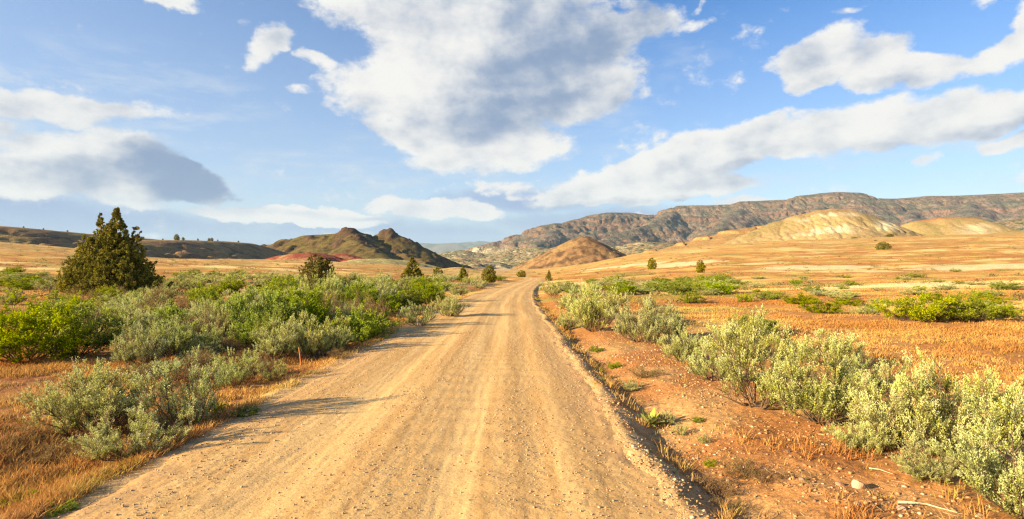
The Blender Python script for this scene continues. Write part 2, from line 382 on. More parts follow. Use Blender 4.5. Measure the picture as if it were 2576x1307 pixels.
def build_ground():
    a1 = np.radians(np.linspace(-52, 52, 860)); a2 = np.radians(np.linspace(52, 308, 120))[1:]
    ang = np.concatenate([a1, a2]); ang[-1] = a1[0] + 2 * pi
    r = [0.0, 0.6, 1.2]; v = 1.8
    while v < 60000:
        r.append(v); v *= 1.0065 if v < 60 else (1.009 if v < 450 else (1.03 if v < 4000 else 1.08))
    r = np.array(r)
    R, A = np.meshgrid(r, ang, indexing='ij')
    X = R * np.sin(A); Y = R * np.cos(A)
    Z = gz(X, Y)
    xr = np.abs(X - road_x(Y)); Z = Z - 0.07 * (1 - sstep(1.6, 1.9, xr)) * ((Y > -30) & (Y < 255))
    Z = Z - np.where(R > 3000, (R**2) / (2 * 6.37e6), 0)
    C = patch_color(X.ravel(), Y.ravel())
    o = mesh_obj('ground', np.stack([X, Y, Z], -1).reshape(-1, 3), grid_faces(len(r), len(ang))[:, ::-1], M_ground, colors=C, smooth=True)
    return tag(o, kind='structure')
build_ground()

# ------------------------------------------------------------------ gravel road
def road_micro(xr, y):
    d = np.abs(y)
    f = 1 - sstep(14, 45, d)
    rut = -0.018 * (np.exp(-((xr + 1.0) / 0.28)**2) + np.exp(-((xr - 0.55) / 0.28)**2)) - 0.010 * np.exp(-((xr - 1.35) / 0.2)**2)
    crown = 0.03 * (1 - (xr / 2.6)**2)
    lane = np.exp(-((xr + 1.0) / 0.5)**2) + np.exp(-((xr - 0.5) / 0.5)**2)
    tread = 0.0035 * perlin(xr / 0.045, y / 0.6, 3) * lane * (1 - sstep(10, 25, d))
    wash = 0.006 * np.sin(y * 2 * pi / 0.62 + 2 * fbm(xr / 1.2, y / 2, 2, 7)) * sstep(-0.1, 0.3, fbm(xr / 1.5, y / 6, 2, 8))
    loose = (1 - 0.75 * np.clip(lane, 0, 1))
    ridge = 0.010 * (np.exp(-((xr + 0.25) / 0.22)**2) + np.exp(-((xr - 1.75) / 0.25)**2) + np.exp(-((xr + 1.95) / 0.3)**2))
    grit = (0.009 * fbm(xr / 0.07, y / 0.07, 3, 9, 0.6) * f + 0.006 * fbm(xr / 0.3, y / 0.9, 3, 10)) * (0.15 + loose) + ridge
    return crown + rut + tread + wash + grit
def build_road():
    ys = [-40.0]
    y = -40.0
    while y < 250:
        y += max(0.02, abs(y) * 0.0062) if y > 2 else (0.5 if y < 0 else 0.1); ys.append(y)
    ys = np.array(ys); nc = 201
    t = np.linspace(-1, 1, nc)
    Y, T = np.meshgrid(ys, t, indexing='ij')
    wl = 2.5 + 0.13 * fbm(ys / 2.1, ys * 0, 4, 15); wr = 2.48 + 0.22 * fbm(ys / 2.6, ys * 0 + 9, 3, 16) + 0.10 * fbm(ys / .45, ys * 0 + 4, 3, 26)
    XR = np.where(T < 0, T * wl[:, None], T * wr[:, None])
    X = XR + road_x(Y)
    edge = sstep(0.93, 1.0, np.abs(T))
    Z = gz(X, Y, False) + road_micro(XR, Y) * (1 - 0.5 * edge) + 0.012 - 0.04 * sstep(0.90, 1.0, np.abs(T))
    n1 = fbm(XR / 0.35, Y / 5.0, 4, 17); n2 = fbm(XR / 1.0, Y / 1.4, 3, 18)
    lane = np.exp(-((XR + 1.0) / 0.45)**2) + np.exp(-((XR - 0.5) / 0.45)**2)
    n1b = fbm(XR / 0.11, Y / 9.0, 3, 19)
    C = lerp3((0.49, 0.295, 0.12), (0.66, 0.435, 0.195), np.clip(0.42 + 0.9 * n1 + 0.9 * n1b + 0.45 * (lane - 0.4), 0, 1))
    C = lerp3(C, (0.42, 0.265, 0.145), np.clip(0.45 * n2 + 0.5 * sstep(1.5, 2.4, np.abs(XR)) - 0.1, 0, 1))
    C = lerp3(C, (0.45, 0.25, 0.11), 0.6 * sstep(0.86, 1.0, np.abs(T) + 0.1 * n2))
    m, n, out = new_mat('road_gravel')
    a = n.n('ShaderNodeAttribute', attribute_name='Col').outputs['Color']
    g = n.n('ShaderNodeNewGeometry').outputs['Position']
    vo = n.n('ShaderNodeTexVoronoi'); n.put(vo.inputs['Vector'], g); vo.inputs['Scale'].default_value = 42.0
    vo2 = n.n('ShaderNodeTexVoronoi'); n.put(vo2.inputs['Vector'], g); vo2.inputs['Scale'].default_value = 90.0
    nz = n.noise(g, 12.0, 8, 0.7).outputs[0]
    sep = n.n('ShaderNodeSeparateColor'); n.put(sep.inputs[0], vo.outputs['Color'])
    f = n.mr(n.m('ADD', n.m('MULTIPLY', sep.outputs[0], 0.5), nz), 0.35, 1.1, 0.82, 1.15)
    cc = n.n('ShaderNodeCombineColor'); n.put(cc.inputs[0], f); n.put(cc.inputs[1], n.m('MULTIPLY', f, 0.985)); n.put(cc.inputs[2], n.m('MULTIPLY', f, .96))
    b = n.n('ShaderNodeBsdfPrincipled'); n.put(b.inputs['Base Color'], n.mix(1.0, a, cc.outputs[0], 'MULTIPLY')); b.inputs['Roughness'].default_value = 0.95
    b.inputs['Specular IOR Level'].default_value = 0.1
    h = n.m('ADD', n.m('MULTIPLY', n.m('SUBTRACT', 1.0, vo.outputs['Distance']), 0.7), n.m('MULTIPLY', n.m('SUBTRACT', 1.0, vo2.outputs['Distance']), 0.4))
    h = n.m('ADD', h, nz)
    bp = n.n('ShaderNodeBump'); bp.inputs['Strength'].default_value = 0.30; bp.inputs['Distance'].default_value = 0.008
    n.put(bp.inputs['Height'], h); n.put(b.inputs['Normal'], bp.outputs[0])
    m.node_tree.links.new(b.outputs[0], out.inputs[0])
    o = mesh_obj('road', np.stack([X, Y, Z], -1).reshape(-1, 3), grid_faces(len(ys), nc), m, colors=C.reshape(-1, 3), smooth=True)
    return tag(o, kind='structure')
build_road()

# ------------------------------------------------------------------ hills
HILLS = {}
def poly3(pts):
    return np.array([at(*p) for p in pts])
def hill(name, polys, step, colorf, mat, k=0.45, rnd=12.0, noise=(3, 40), gully=(6, 30), pad=300, bury=-60, xlim=None, cliff=None, warp=0.0, ylim=None):
    """polys: crest lines in plan with heights; flanks fall away at slope k"""
    Ls = []
    for p in polys:
        kk, rr = k, rnd
        if isinstance(p, dict): kk, rr, p = p.get('k', k), p.get('rnd', rnd), p['p']
        Ls.append((poly3(p), kk, rr))
    allp = np.concatenate([l[0] for l in Ls])
    x0, x1 = allp[:, 0].min() - pad, allp[:, 0].max() + pad; y0, y1 = allp[:, 1].min() - pad, allp[:, 1].max() + pad * 0.6
    if xlim: x0, x1 = xlim
    if ylim: y0, y1 = ylim
    def height(X, Y, full=False):
        Xw, Yw = X, Y
        if warp:
            Xw = X + warp * fbm(X / (warp * 4), Y / (warp * 4), 4, 301); Yw = Y + warp * fbm(X / (warp * 4) + 50, Y / (warp * 4), 4, 302)
        best = np.full(X.shape, -1e9); crest = np.zeros(X.shape)
        for L, kk, rr in Ls:
            for i in range(len(L) - 1):
                a, b = L[i], L[i + 1]; dx, dy = b[0] - a[0], b[1] - a[1]; l2 = dx * dx + dy * dy + 1e-9
                t = np.clip(((Xw - a[0]) * dx + (Yw - a[1]) * dy) / l2, 0, 1)
                d = np.hypot(Xw - a[0] - t * dx, Yw - a[1] - t * dy)
                cz_ = a[2] + t * (b[2] - a[2])
                z = cz_ - kk * (np.sqrt(d * d + rr * rr) - rr)
                up = z > best; best = np.where(up, z, best); crest = np.where(up, cz_, crest)
        down = np.clip((crest - best) / (k * 60), 0, 1.0)
        z = best + noise[0] * fbm(X / noise[1], Y / noise[1], 5, 77) * (0.15 + 0.85 * down)
        if gully[0]:
            gw = gully[1]
            rg = np.abs(perlin((X + 0.5 * gw * fbm(X / gw, Y / gw, 2, 88)) / gw, Y / (gw * 2.6), 89))
            rg2 = np.abs(perlin(X / (gw * 0.4), Y / (gw * 1.1), 90))
            z = z - gully[0] * (np.exp(-(rg / 0.12)**2) * 0.8 + 0.3 * np.exp(-(rg2 / 0.15)**2)) * sstep(0.02, 0.6, down)
        if cliff: z = cliff(X, Y, z, crest)
        return (z, crest, down) if full else z
    nx = int((x1 - x0) / step) + 1; ny = int((y1 - y0) / step) + 1
    xs = np.linspace(x0, x1, nx); ys = np.linspace(y0, y1, ny)
    Y, X = np.meshgrid(ys, xs, indexing='ij')
    Z, crest, down = height(X, Y, True)
    Z = np.maximum(Z, bury)
    gy, gx = np.gradient(Z, ys, xs); slope = np.hypot(gx, gy)
    C = colorf(X, Y, Z, crest, down, slope)
    # drop faces that lie well under the valley ground
    Fc = grid_faces(ny, nx); G = gz(X, Y, False).ravel(); zr = Z.ravel()
    keep = (zr[Fc] > G[Fc] - 6).any(1); Fc = Fc[keep]
    used = np.unique(Fc); remap = np.full(nx * ny, -1); remap[used] = np.arange(len(used))
    V = np.stack([X, Y, Z], -1).reshape(-1, 3)[used]
    o = mesh_obj(name, V, remap[Fc], mat, colors=C.reshape(-1, 3)[used], smooth=True)
    HILLS[name + str(len(HILLS))] = height
    return tag(o, kind='structure'), height

# left dark ridge: two spurs running away from the camera, scarp faces the valley
def col_ridge(X, Y, Z, crest, down, slope):
    n = fbm(X / 30, Y / 30, 4, 201); n2 = fbm(X / 9, Y / 30, 4, 203)
    c = lerp3((0.34, 0.19, 0.085), (0.27, 0.185, 0.075), sstep(-0.3, 0.3, n + 0.5 * n2))
    c = lerp3(c, (0.13, 0.085, 0.05), sstep(0.0, 0.35, -n + 0.6 * n2) * 0.7)
    c = lerp3(c, (0.36, 0.26, 0.13), (1 - sstep(0.0, 0.1, down)) * 0.6)
    return c
ridge1, hr1 = hill('hill', [[(-700, 545, 480), (-200, 560, 520), (0, 569, 560), (90, 576, 590), (230, 590, 650), (370, 601, 740), (440, 608, 800), (520, 625, 880)]], 2.6, col_ridge, M_hill, k=0.40, rnd=14, noise=(3, 70), gully=(4.5, 30), pad=170)
ridge2, hr2 = hill('hill', [[(280, 606, 490), (380, 604, 530), (480, 605, 590), (560, 607, 660), (620, 612, 730), (660, 622, 790), (700, 638, 850), (730, 650, 890)]], 2.4, col_ridge, M_hill, k=0.40, rnd=14, noise=(2, 60), gully=(5.0, 24), pad=150)

# twin buttes
def col_butte(X, Y, Z, crest, down, slope):
    n = fbm(X / 40, Y / 40, 5, 211); n2 = fbm(X / 12, Y / 12, 4, 213)
    c = lerp3((0.09, 0.066, 0.024), (0.155, 0.112, 0.038), sstep(-0.3, 0.3, n2))
    rock = sstep(0.55, 0.95, slope + 0.5 * n2) * 0.9 + 0.7 * sstep(0.18, 0.34, n)
    rock = np.clip(rock, 0, 1)
    for cx_, cy_, rr_, hh_ in CAPS:
        rock = np.maximum(rock, sstep(rr_ * 1.6, rr_ * .9, np.hypot(X - cx_, (Y - cy_) * .8) + 9 * n2))
    c = lerp3(c, (0.085, 0.052, 0.034), rock)
    low = sstep(14, -6, Z - 4 * n2)
    return c
CAPS = [((877 - 1288) / F * 900, 900, 17, 4.0), ((974 - 1288) / F * 930, 930, 13, 4.5), ((905 - 1288) / F * 870, 870, 9, 3), ((850 - 1288) / F * 850, 850, 8, 3), ((935 - 1288) / F * 840, 840, 10, 3), ((1000 - 1288) / F * 850, 850, 9, 3), ((1040 - 1288) / F * 830, 830, 7, 2.5), ((780 - 1288) / F * 880, 880, 7, 2)]
def butte_cliff(X, Y, z, crest):
    n = fbm(X / 26, Y / 26, 4, 215)
    o = sstep(0.12, 0.30, n)
    z = z + 2.6 * o + 1.2 * fbm(X / 5, Y / 5, 3, 216) * o
    for cx_, cy_, rr_, hh_ in CAPS:
        dd_ = np.hypot(X - cx_, (Y - cy_) * .8) + 6 * fbm(X / 7, Y / 7, 3, 217)
        z = z + hh_ * sstep(rr_ * 1.15, rr_ * .45, dd_) + 2.0 * fbm(X / 4, Y / 4, 2, 218) * sstep(rr_ * 1.3, rr_, dd_)
    return z
hill('hill', [
    [(600, 652, 860), (680, 616, 880), (720, 605, 890), (770, 593, 900), (820, 590, 900), (850, 588, 900), (866, 585, 900), (888, 585, 900), (905, 591, 895), (925, 606, 890), (985, 632, 850), (1060, 655, 800)],
    {'p': [(925, 605, 920), (945, 596, 930), (960, 589, 930), (966, 585, 930), (982, 585, 930), (990, 588, 930), (1010, 596, 930), (1050, 618, 930), (1100, 642, 930), (1160, 666, 930)], 'k': 0.55, 'rnd': 6},
    {'p': [(885, 580, 900), (900, 612, 840), (940, 630, 800)], 'k': .4}],
    2.4, col_butte, M_hill, k=0.46, rnd=10, noise=(3.0, 60), gully=(1.6, 36), pad=260, cliff=butte_cliff)

# red badland mounds under the buttes, and the pale green dome
def col_red(X, Y, Z, crest, down, slope):
    n = fbm(X / 8, Y / 8, 4, 221); n2 = fbm(X / 40, Y / 40, 3, 222)
    return lerp3(lerp3((0.22, 0.045, 0.028), (0.30, 0.11, 0.055), sstep(-0.2, 0.4, n)), (0.42, 0.28, 0.13), sstep(0.05, 0.3, n2) * 0.6)
hill('hill', [[(690, 655, 560), (715, 643, 570), (745, 638, 560), (765, 646, 560)], [(750, 652, 520), (775, 636, 530), (797, 637, 540), (815, 652, 540)], [(830, 645, 560), (860, 639, 570), (900, 652, 560)], [(860, 655, 540), (905, 650, 530), (930, 660, 530)]],
     1.2, col_red, M_hill, k=0.32, rnd=9, noise=(1.2, 14), gully=(2.4, 9), pad=70)
def col_dome(X, Y, Z, crest, down, slope):
    n = fbm(X / 25, Y / 6, 4, 225)
    return lerp3(lerp3((0.40, 0.33, 0.13), (0.22, 0.20, 0.10), sstep(-0.1, 0.5, down + 0.6 * n)), (0.45, 0.38, 0.2), sstep(0.1, 0.4, n) * 0.4)
hill('hill', [[(880, 657, 470), (905, 652, 480), (960, 651, 490), (1010, 655, 500), (1050, 662, 510)]], 1.5, col_dome, M_hill, k=0.30, rnd=8, noise=(0.8, 20), gully=(1.5, 10), pad=60)
hill('hill', [[(1085, 684, 330), (1120, 677, 330), (1150, 673, 330), (1185, 678, 330), (1215, 688, 330)], [(1010, 688, 330), (1040, 681, 330), (1075, 686, 330)]], 1.2, lambda X, Y, Z, c, d, s: lerp3((0.47, 0.33, 0.13), (0.36, 0.22, 0.09), sstep(-0.2, 0.3, fbm(X / 8, Y / 8, 4, 227))), M_hill, k=0.22, rnd=7, noise=(0.6, 14), gully=(1.0, 9), pad=40)

# brown cone, cliff-banded knoll, bright painted hill, right hill
def col_cone(X, Y, Z, crest, down, slope):
    n = fbm(X / 10, Y / 10, 5, 231); n2 = fbm(X / 35, Y / 35, 3, 232)
    c = lerp3((0.25, 0.145, 0.07), (0.12, 0.068, 0.036), sstep(-0.1, 0.2, n))
    return lerp3(c, (0.32, 0.21, 0.09), sstep(0.0, 0.3, n2) * 0.6)
hill('hill', [[(1300, 678, 700), (1345, 672, 700), (1385, 655, 700), (1422, 626, 700), (1445, 602, 700), (1460, 596, 700), (1474, 596, 700), (1500, 608, 700), (1530, 624, 700), (1575, 646, 700), (1620, 650, 700)]],
     2.0, col_cone, M_hill, k=0.50, rnd=4, noise=(2.4, 26), gully=(1.5, 14), pad=150)
def col_knoll(X, Y, Z, crest, down, slope):
    n = fbm(X / 12, Y / 12, 4, 241)
    c = lerp3((0.34, 0.20, 0.08), (0.27, 0.17, 0.07), sstep(-0.2, 0.3, n))
    return lerp3(c, lerp3((0.36, 0.15, 0.06), (0.50, 0.28, 0.12), sstep(-.3, .3, fbm(X / 3.0, Y / 3.0, 3, 243))), sstep(0.75, 1.1, slope))
def knoll_cliff(X, Y, z, crest):
    lvl = crest - 2.6 + 0.8 * fbm(X / 14, Y / 14, 3, 244)
    return z + 0.0 - 3.6 * sstep(0, 1.4, lvl - z) + 1.1 * np.abs(perlin(X / 4.0, Y / 4.0, 246)) * sstep(-1, 1, lvl - z) * sstep(6, 2, lvl - z)
hill('hill', [[(1600, 640, 780), (1660, 627, 790), (1740, 607, 800), (1790, 593, 810), (1850, 578, 820), (1930, 567, 830), (2010, 566, 840)]], 1.6, col_knoll, M_hill, k=0.30, rnd=20, noise=(0.8, 30), gully=(0, 24), pad=140, cliff=knoll_cliff)
def col_painted(X, Y, Z, crest, down, slope):
    n = fbm(X / 30, Y / 30, 4, 251); n2 = fbm(X / 6, Y / 18, 4, 252)
    c = lerp3((0.31, 0.215, 0.105), (0.25, 0.185, 0.08), sstep(-0.25, 0.3, n + .5 * n2))
    px = X / Y * F + 1288
    rel = (crest - Z)
    band = np.exp(-((px - 2085 + 0.4 * rel) / 75.0)**4) * sstep(4, 9, rel + 5 * n2) * (Y < 725)
    strata = lerp3((0.38, 0.27, 0.125), (0.54, 0.45, 0.31), sstep(0.1, 0.6, np.sin(rel / 3.6 + 1.8 * n) * 0.6 + n2))
    c = lerp3(c, strata, band * 0.95)
    b2 = np.exp(-((px - 2230) / 26.0)**2) * sstep(10, 16, rel) * sstep(34, 24, rel)
    c = lerp3(c, (0.62, 0.54, 0.36), b2 * 0.8)
    return lerp3(c, (0.38, 0.18, 0.08), 0.75 * sstep(4.0, 0.5, rel) * np.exp(-((px - 2130) / 80.0)**2))
hill('hill', [[(1700, 655, 700), (1780, 634, 700), (1830, 614, 705), (1900, 583, 715), (1960, 557, 720), (2010, 541, 720), (2060, 530, 720), (2090, 526, 720), (2125, 527, 720), (2160, 536, 722), (2200, 556, 726), (2250, 580, 730), (2300, 598, 735), (2400, 622, 740)],
      {'p': [(2110, 528, 720), (2118, 560, 680), (2122, 600, 640)], 'k': 0.62, 'rnd': 5}, {'p': [(2150, 534, 720), (2200, 575, 680), (2230, 610, 650)], 'k': 0.7, 'rnd': 3}],
     1.5, col_painted, M_hill, k=0.52, rnd=10, noise=(0.8, 60), gully=(1.9, 20), pad=170)
def col_right(X, Y, Z, crest, down, slope):
    n = fbm(X / 26, Y / 26, 4, 261); rel = crest - Z; px = X / Y * F + 1288
    c = lerp3((0.34, 0.235, 0.10), (0.27, 0.205, 0.08), sstep(-0.2, 0.3, n))
    c = lerp3(c, (0.36, 0.16, 0.07), 0.9 * sstep(3.5, 1.5, rel + n))
    return lerp3(c, (0.54, 0.43, 0.27), 0.85 * np.exp(-((px - 2455) / 40.0)**2) * sstep(9, 15, rel + 8 * n))
hill('hill', [[(2150, 600, 900), (2260, 572, 900), (2310, 556, 900), (2360, 549, 900), (2400, 547, 900), (2440, 548, 900), (2480, 566, 900), (2540, 592, 900), (2640, 620, 900)]], 2.2, col_right, M_hill, k=0.45, rnd=10, noise=(1.2, 40), gully=(1.2, 24), pad=170)
hill('hill', [[(2380, 615, 560), (2480, 592, 590), (2576, 582, 600), (2800, 572, 640), (3200, 560, 700)]], 3.0, lambda X, Y, Z, c, d, s: lerp3((0.36, 0.25, 0.09), (0.29, 0.23, 0.075), sstep(-0.2, 0.3, fbm(X / 26, Y / 12, 4, 263))), M_hill, k=0.20, rnd=30, noise=(1.0, 30), gully=(1.5, 30), pad=170)

# the long mesa
def mesa_cliff(X, Y, z, crest):
    n = fbm(X / 420, Y / 420, 4, 271)
    out = z
    for lv, hgt, w in ((0.90, 20, 8), (0.72, 30, 10), (0.42, 60, 12)):
        lvl = -45 + lv * (crest + 45) + 55 * n
        m = sstep(-0.25, 0.15, fbm(X / 500 + lv * 9, Y / 500, 3, 273))
        out = out - m * hgt * sstep(0, w, lvl - z) * (1 - 0.0)
        out = out + m * 16 * np.abs(perlin(X / 30, Y / 60, 275)) * np.exp(-((lvl - z - w) / 25)**2)
    out = out + (7 * fbm(X / 70, Y / 70, 4, 279) + 5 * np.abs(perlin(X / 36, Y / 110, 280))) * sstep(0, 60, crest - z)
    out = out + 24 * (ridged(X / 300, Y / 380, 5, 277) - 0.55) * sstep(0, 90, crest - z)
    return out
def col_mesa(X, Y, Z, crest, down, slope):
    n = fbm(X / 160, Y / 160, 5, 281); n2 = fbm(X / 34, Y / 34, 3, 282); n3 = fbm(X / 500, Y / 260, 4, 283)
    c = lerp3((0.18, 0.125, 0.10), (0.125, 0.108, 0.078), sstep(-0.2, 0.25, n))
    c = lerp3(c, (0.085, 0.085, 0.055), 0.6 * sstep(0.0, 0.25, n2))
    rel = (Z + 45) / (crest + 45) + 0.035 * n
    c = lerp3(c, (0.20, 0.105, 0.075), .7 * np.clip(np.exp(-((rel - .42) / .05)**2) + np.exp(-((rel - .72) / .03)**2) + .6 * np.exp(-((rel - .93) / .02)**2), 0, 1))
    c = lerp3(c, (0.20, 0.10, 0.075), 0.6 * sstep(0.85, 1.3, slope))
    c = c * (1 + .16 * np.sin(Z / 8.0 + 2.5 * n)[..., None] * sstep(10, 60, Z)[..., None])
    low = sstep(90, 0, Z)
    c = lerp3(c, (0.27, 0.22, 0.12), low * 0.7)
    c = lerp3(c, (0.50, 0.44, 0.32), sstep(0.20, 0.34, n3 + 0.2 * n2) * sstep(70, 40, Z) * sstep(-25, 0, Z) * 0.9)
    return c
mesa_o, hm = hill('mesa', [
    [(1180, 628, 5200), (1262, 606, 5200), (1300, 592, 5200), (1340, 577, 5150), (1375, 566, 5100), (1400, 562, 5100), (1425, 563, 5150), (1450, 552, 5250), (1490, 541, 5350), (1530, 536, 5400), (1580, 535, 5450), (1620, 541, 5500), (1665, 541, 5500), (1690, 524, 5500), (1705, 518, 5500), (1780, 517, 5450), (1850, 515, 5400), (1862, 508, 5400), (1935, 505, 5350), (1985, 503, 5300), (2010, 493, 5300), (2060, 487, 5250), (2120, 484, 5200), (2155, 486, 5200), (2200, 500, 5200), (2260, 500, 5150), (2330, 494, 5100), (2400, 493, 5050), (2480, 490, 5000), (2576, 485, 4900), (2750, 476, 4800), (3100, 470, 4600)],
    {'p': [(1700, 530, 5400), (1640, 560, 4900), (1560, 590, 4500), (1500, 612, 4250)], 'k': .42}, {'p': [(1860, 520, 5300), (1830, 555, 4700), (1790, 590, 4250)], 'k': .42}, {'p': [(2060, 500, 5200), (2060, 545, 4600), (2040, 585, 4100)], 'k': .42},
    {'p': [(2230, 510, 5100), (2290, 550, 4500), (2330, 590, 4000)], 'k': .42}, {'p': [(2430, 500, 5000), (2440, 540, 4400), (2500, 590, 3800)], 'k': .42}, {'p': [(1400, 570, 5050), (1370, 600, 4600), (1330, 628, 4200)], 'k': .40}, {'p': [(2576, 500, 4800), (2620, 540, 4200), (2700, 575, 3700)], 'k': .4}],
    11.0, col_mesa, M_mesa, k=0.46, rnd=40, noise=(10, 220), gully=(14, 120), pad=900, bury=-60, cliff=mesa_cliff, warp=60.0, xlim=(-700, 6200), ylim=(3300, 6200))
# low foothills in the valley and pale bluffs
def col_foot(X, Y, Z, crest, down, slope):
    n = fbm(X / 60, Y / 60, 4, 291); n2 = fbm(X / 18, Y / 18, 4, 292)
    c = lerp3((0.33, 0.23, 0.13), (0.22, 0.20, 0.10), sstep(-0.2, 0.3, n))
    c = lerp3(c, (0.07, 0.085, 0.05), 0.7 * sstep(0.1, 0.3, n2))
    return lerp3(c, (0.55, 0.46, 0.32), 0.8 * sstep(0.12, 0.3, fbm(X / 120, Y / 40, 4, 293)) * sstep(0.2, 0.5, down))
hill('hill', [[(1080, 645, 3000), (1130, 634, 3000), (1160, 630, 3000), (1200, 636, 3000), (1260, 645, 3000)], [(1260, 640, 2600), (1310, 626, 2600), (1350, 622, 2600), (1400, 634, 2600)], [(1390, 632, 2500), (1450, 612, 2500), (1500, 618, 2450), (1560, 622, 2400), (1620, 608, 2400), (1680, 612, 2400), (1740, 624, 2400)],
     [(1600, 628, 2000), (1660, 616, 2000), (1730, 614, 2000), (1800, 610, 2000), (1900, 612, 2000)], [(1060, 662, 1900), (1110, 655, 1900), (1180, 652, 1900), (1240, 660, 1900)], [(2240, 590, 2300), (2350, 575, 2300), (2480, 560, 2300), (2576, 550, 2300), (2800, 548, 2300)]],
     9.0, col_foot, M_mesa, k=0.25, rnd=35, noise=(7, 120), gully=(8, 70), pad=350)
# far blue ranges
def col_far(X, Y, Z, crest, down, slope):
    return lerp3((0.12, 0.13, 0.10), (0.18, 0.15, 0.11), sstep(-0.2, 0.2, fbm(X / 900, Y / 900, 4, 295)))
hill('mountain', [[(900, 625, 21000), (1010, 618, 21000), (1060, 612, 21000), (1100, 614, 21000), (1140, 611, 21000), (1180, 612, 21000), (1230, 618, 21000), (1330, 628, 21000)], [(1120, 622, 24000), (1170, 610, 24000), (1205, 606, 24000), (1240, 610, 24000), (1290, 620, 24000), (1400, 612, 24000)]],
     110.0, col_far, M_mesa, k=0.30, rnd=300, noise=(90, 1500), gully=(60, 900), pad=1800, bury=-160)

# ------------------------------------------------------------------ plants
rng = np.random.default_rng(7)
def frame(d):
    d = d / np.linalg.norm(d, axis=-1, keepdims=True)
    r = np.where(np.abs(d[..., 2:3]) > 0.9, np.array([1.0, 0, 0]), np.array([0, 0, 1.0]))
    a = np.cross(d, r); a /= np.linalg.norm(a, axis=-1, keepdims=True); return d, a, np.cross(d, a)
def tubes(P0, P1, r0, r1, ns=4):
    P0 = np.asarray(P0, float); P1 = np.asarray(P1, float); n = len(P0)
    d, a, b = frame(P1 - P0 + 1e-7)
    an = np.arange(ns) * 2 * pi / ns
    ring = a[:, None] * np.cos(an)[None, :, None] + b[:, None] * np.sin(an)[None, :, None]
    V = np.concatenate([P0[:, None] + ring * np.asarray(r0).reshape(-1, 1, 1), P1[:, None] + ring * np.asarray(r1).reshape(-1, 1, 1)], 1)
    i = np.arange(ns); f = np.stack([i, (i + 1) % ns, (i + 1) % ns + ns, i + ns], -1)
    return V.reshape(-1, 3), (f[None] + (np.arange(n) * 2 * ns)[:, None, None]).reshape(-1, 4)
def leaves(B, Dr, L, Wd, roll=None):
    """one narrow lens-shaped quad per base point"""
    n = len(B); d, a, b = frame(Dr)
    ro = rng.uniform(0, pi, n)[:, None] if roll is None else roll
    s = a * np.cos(ro) + b * np.sin(ro); L = np.asarray(L).reshape(-1, 1); Wd = np.asarray(Wd).reshape(-1, 1)
    V = np.stack([B, B + d * L * 0.55 + s * Wd, B + d * L, B + d * L * 0.55 - s * Wd], 1)
    return V.reshape(-1, 3), np.arange(n * 4).reshape(-1, 4)
def rdir(n, zmin=-1, zmax=1):
    z = rng.uniform(zmin, zmax, n); a = rng.uniform(0, 2 * pi, n); r = np.sqrt(1 - z * z)
    return np.stack([r * np.cos(a), r * np.sin(a), z], -1)
SAGE_C = [(0.49, 0.53, 0.18), (0.41, 0.44, 0.09), (0.63, 0.65, 0.34)]
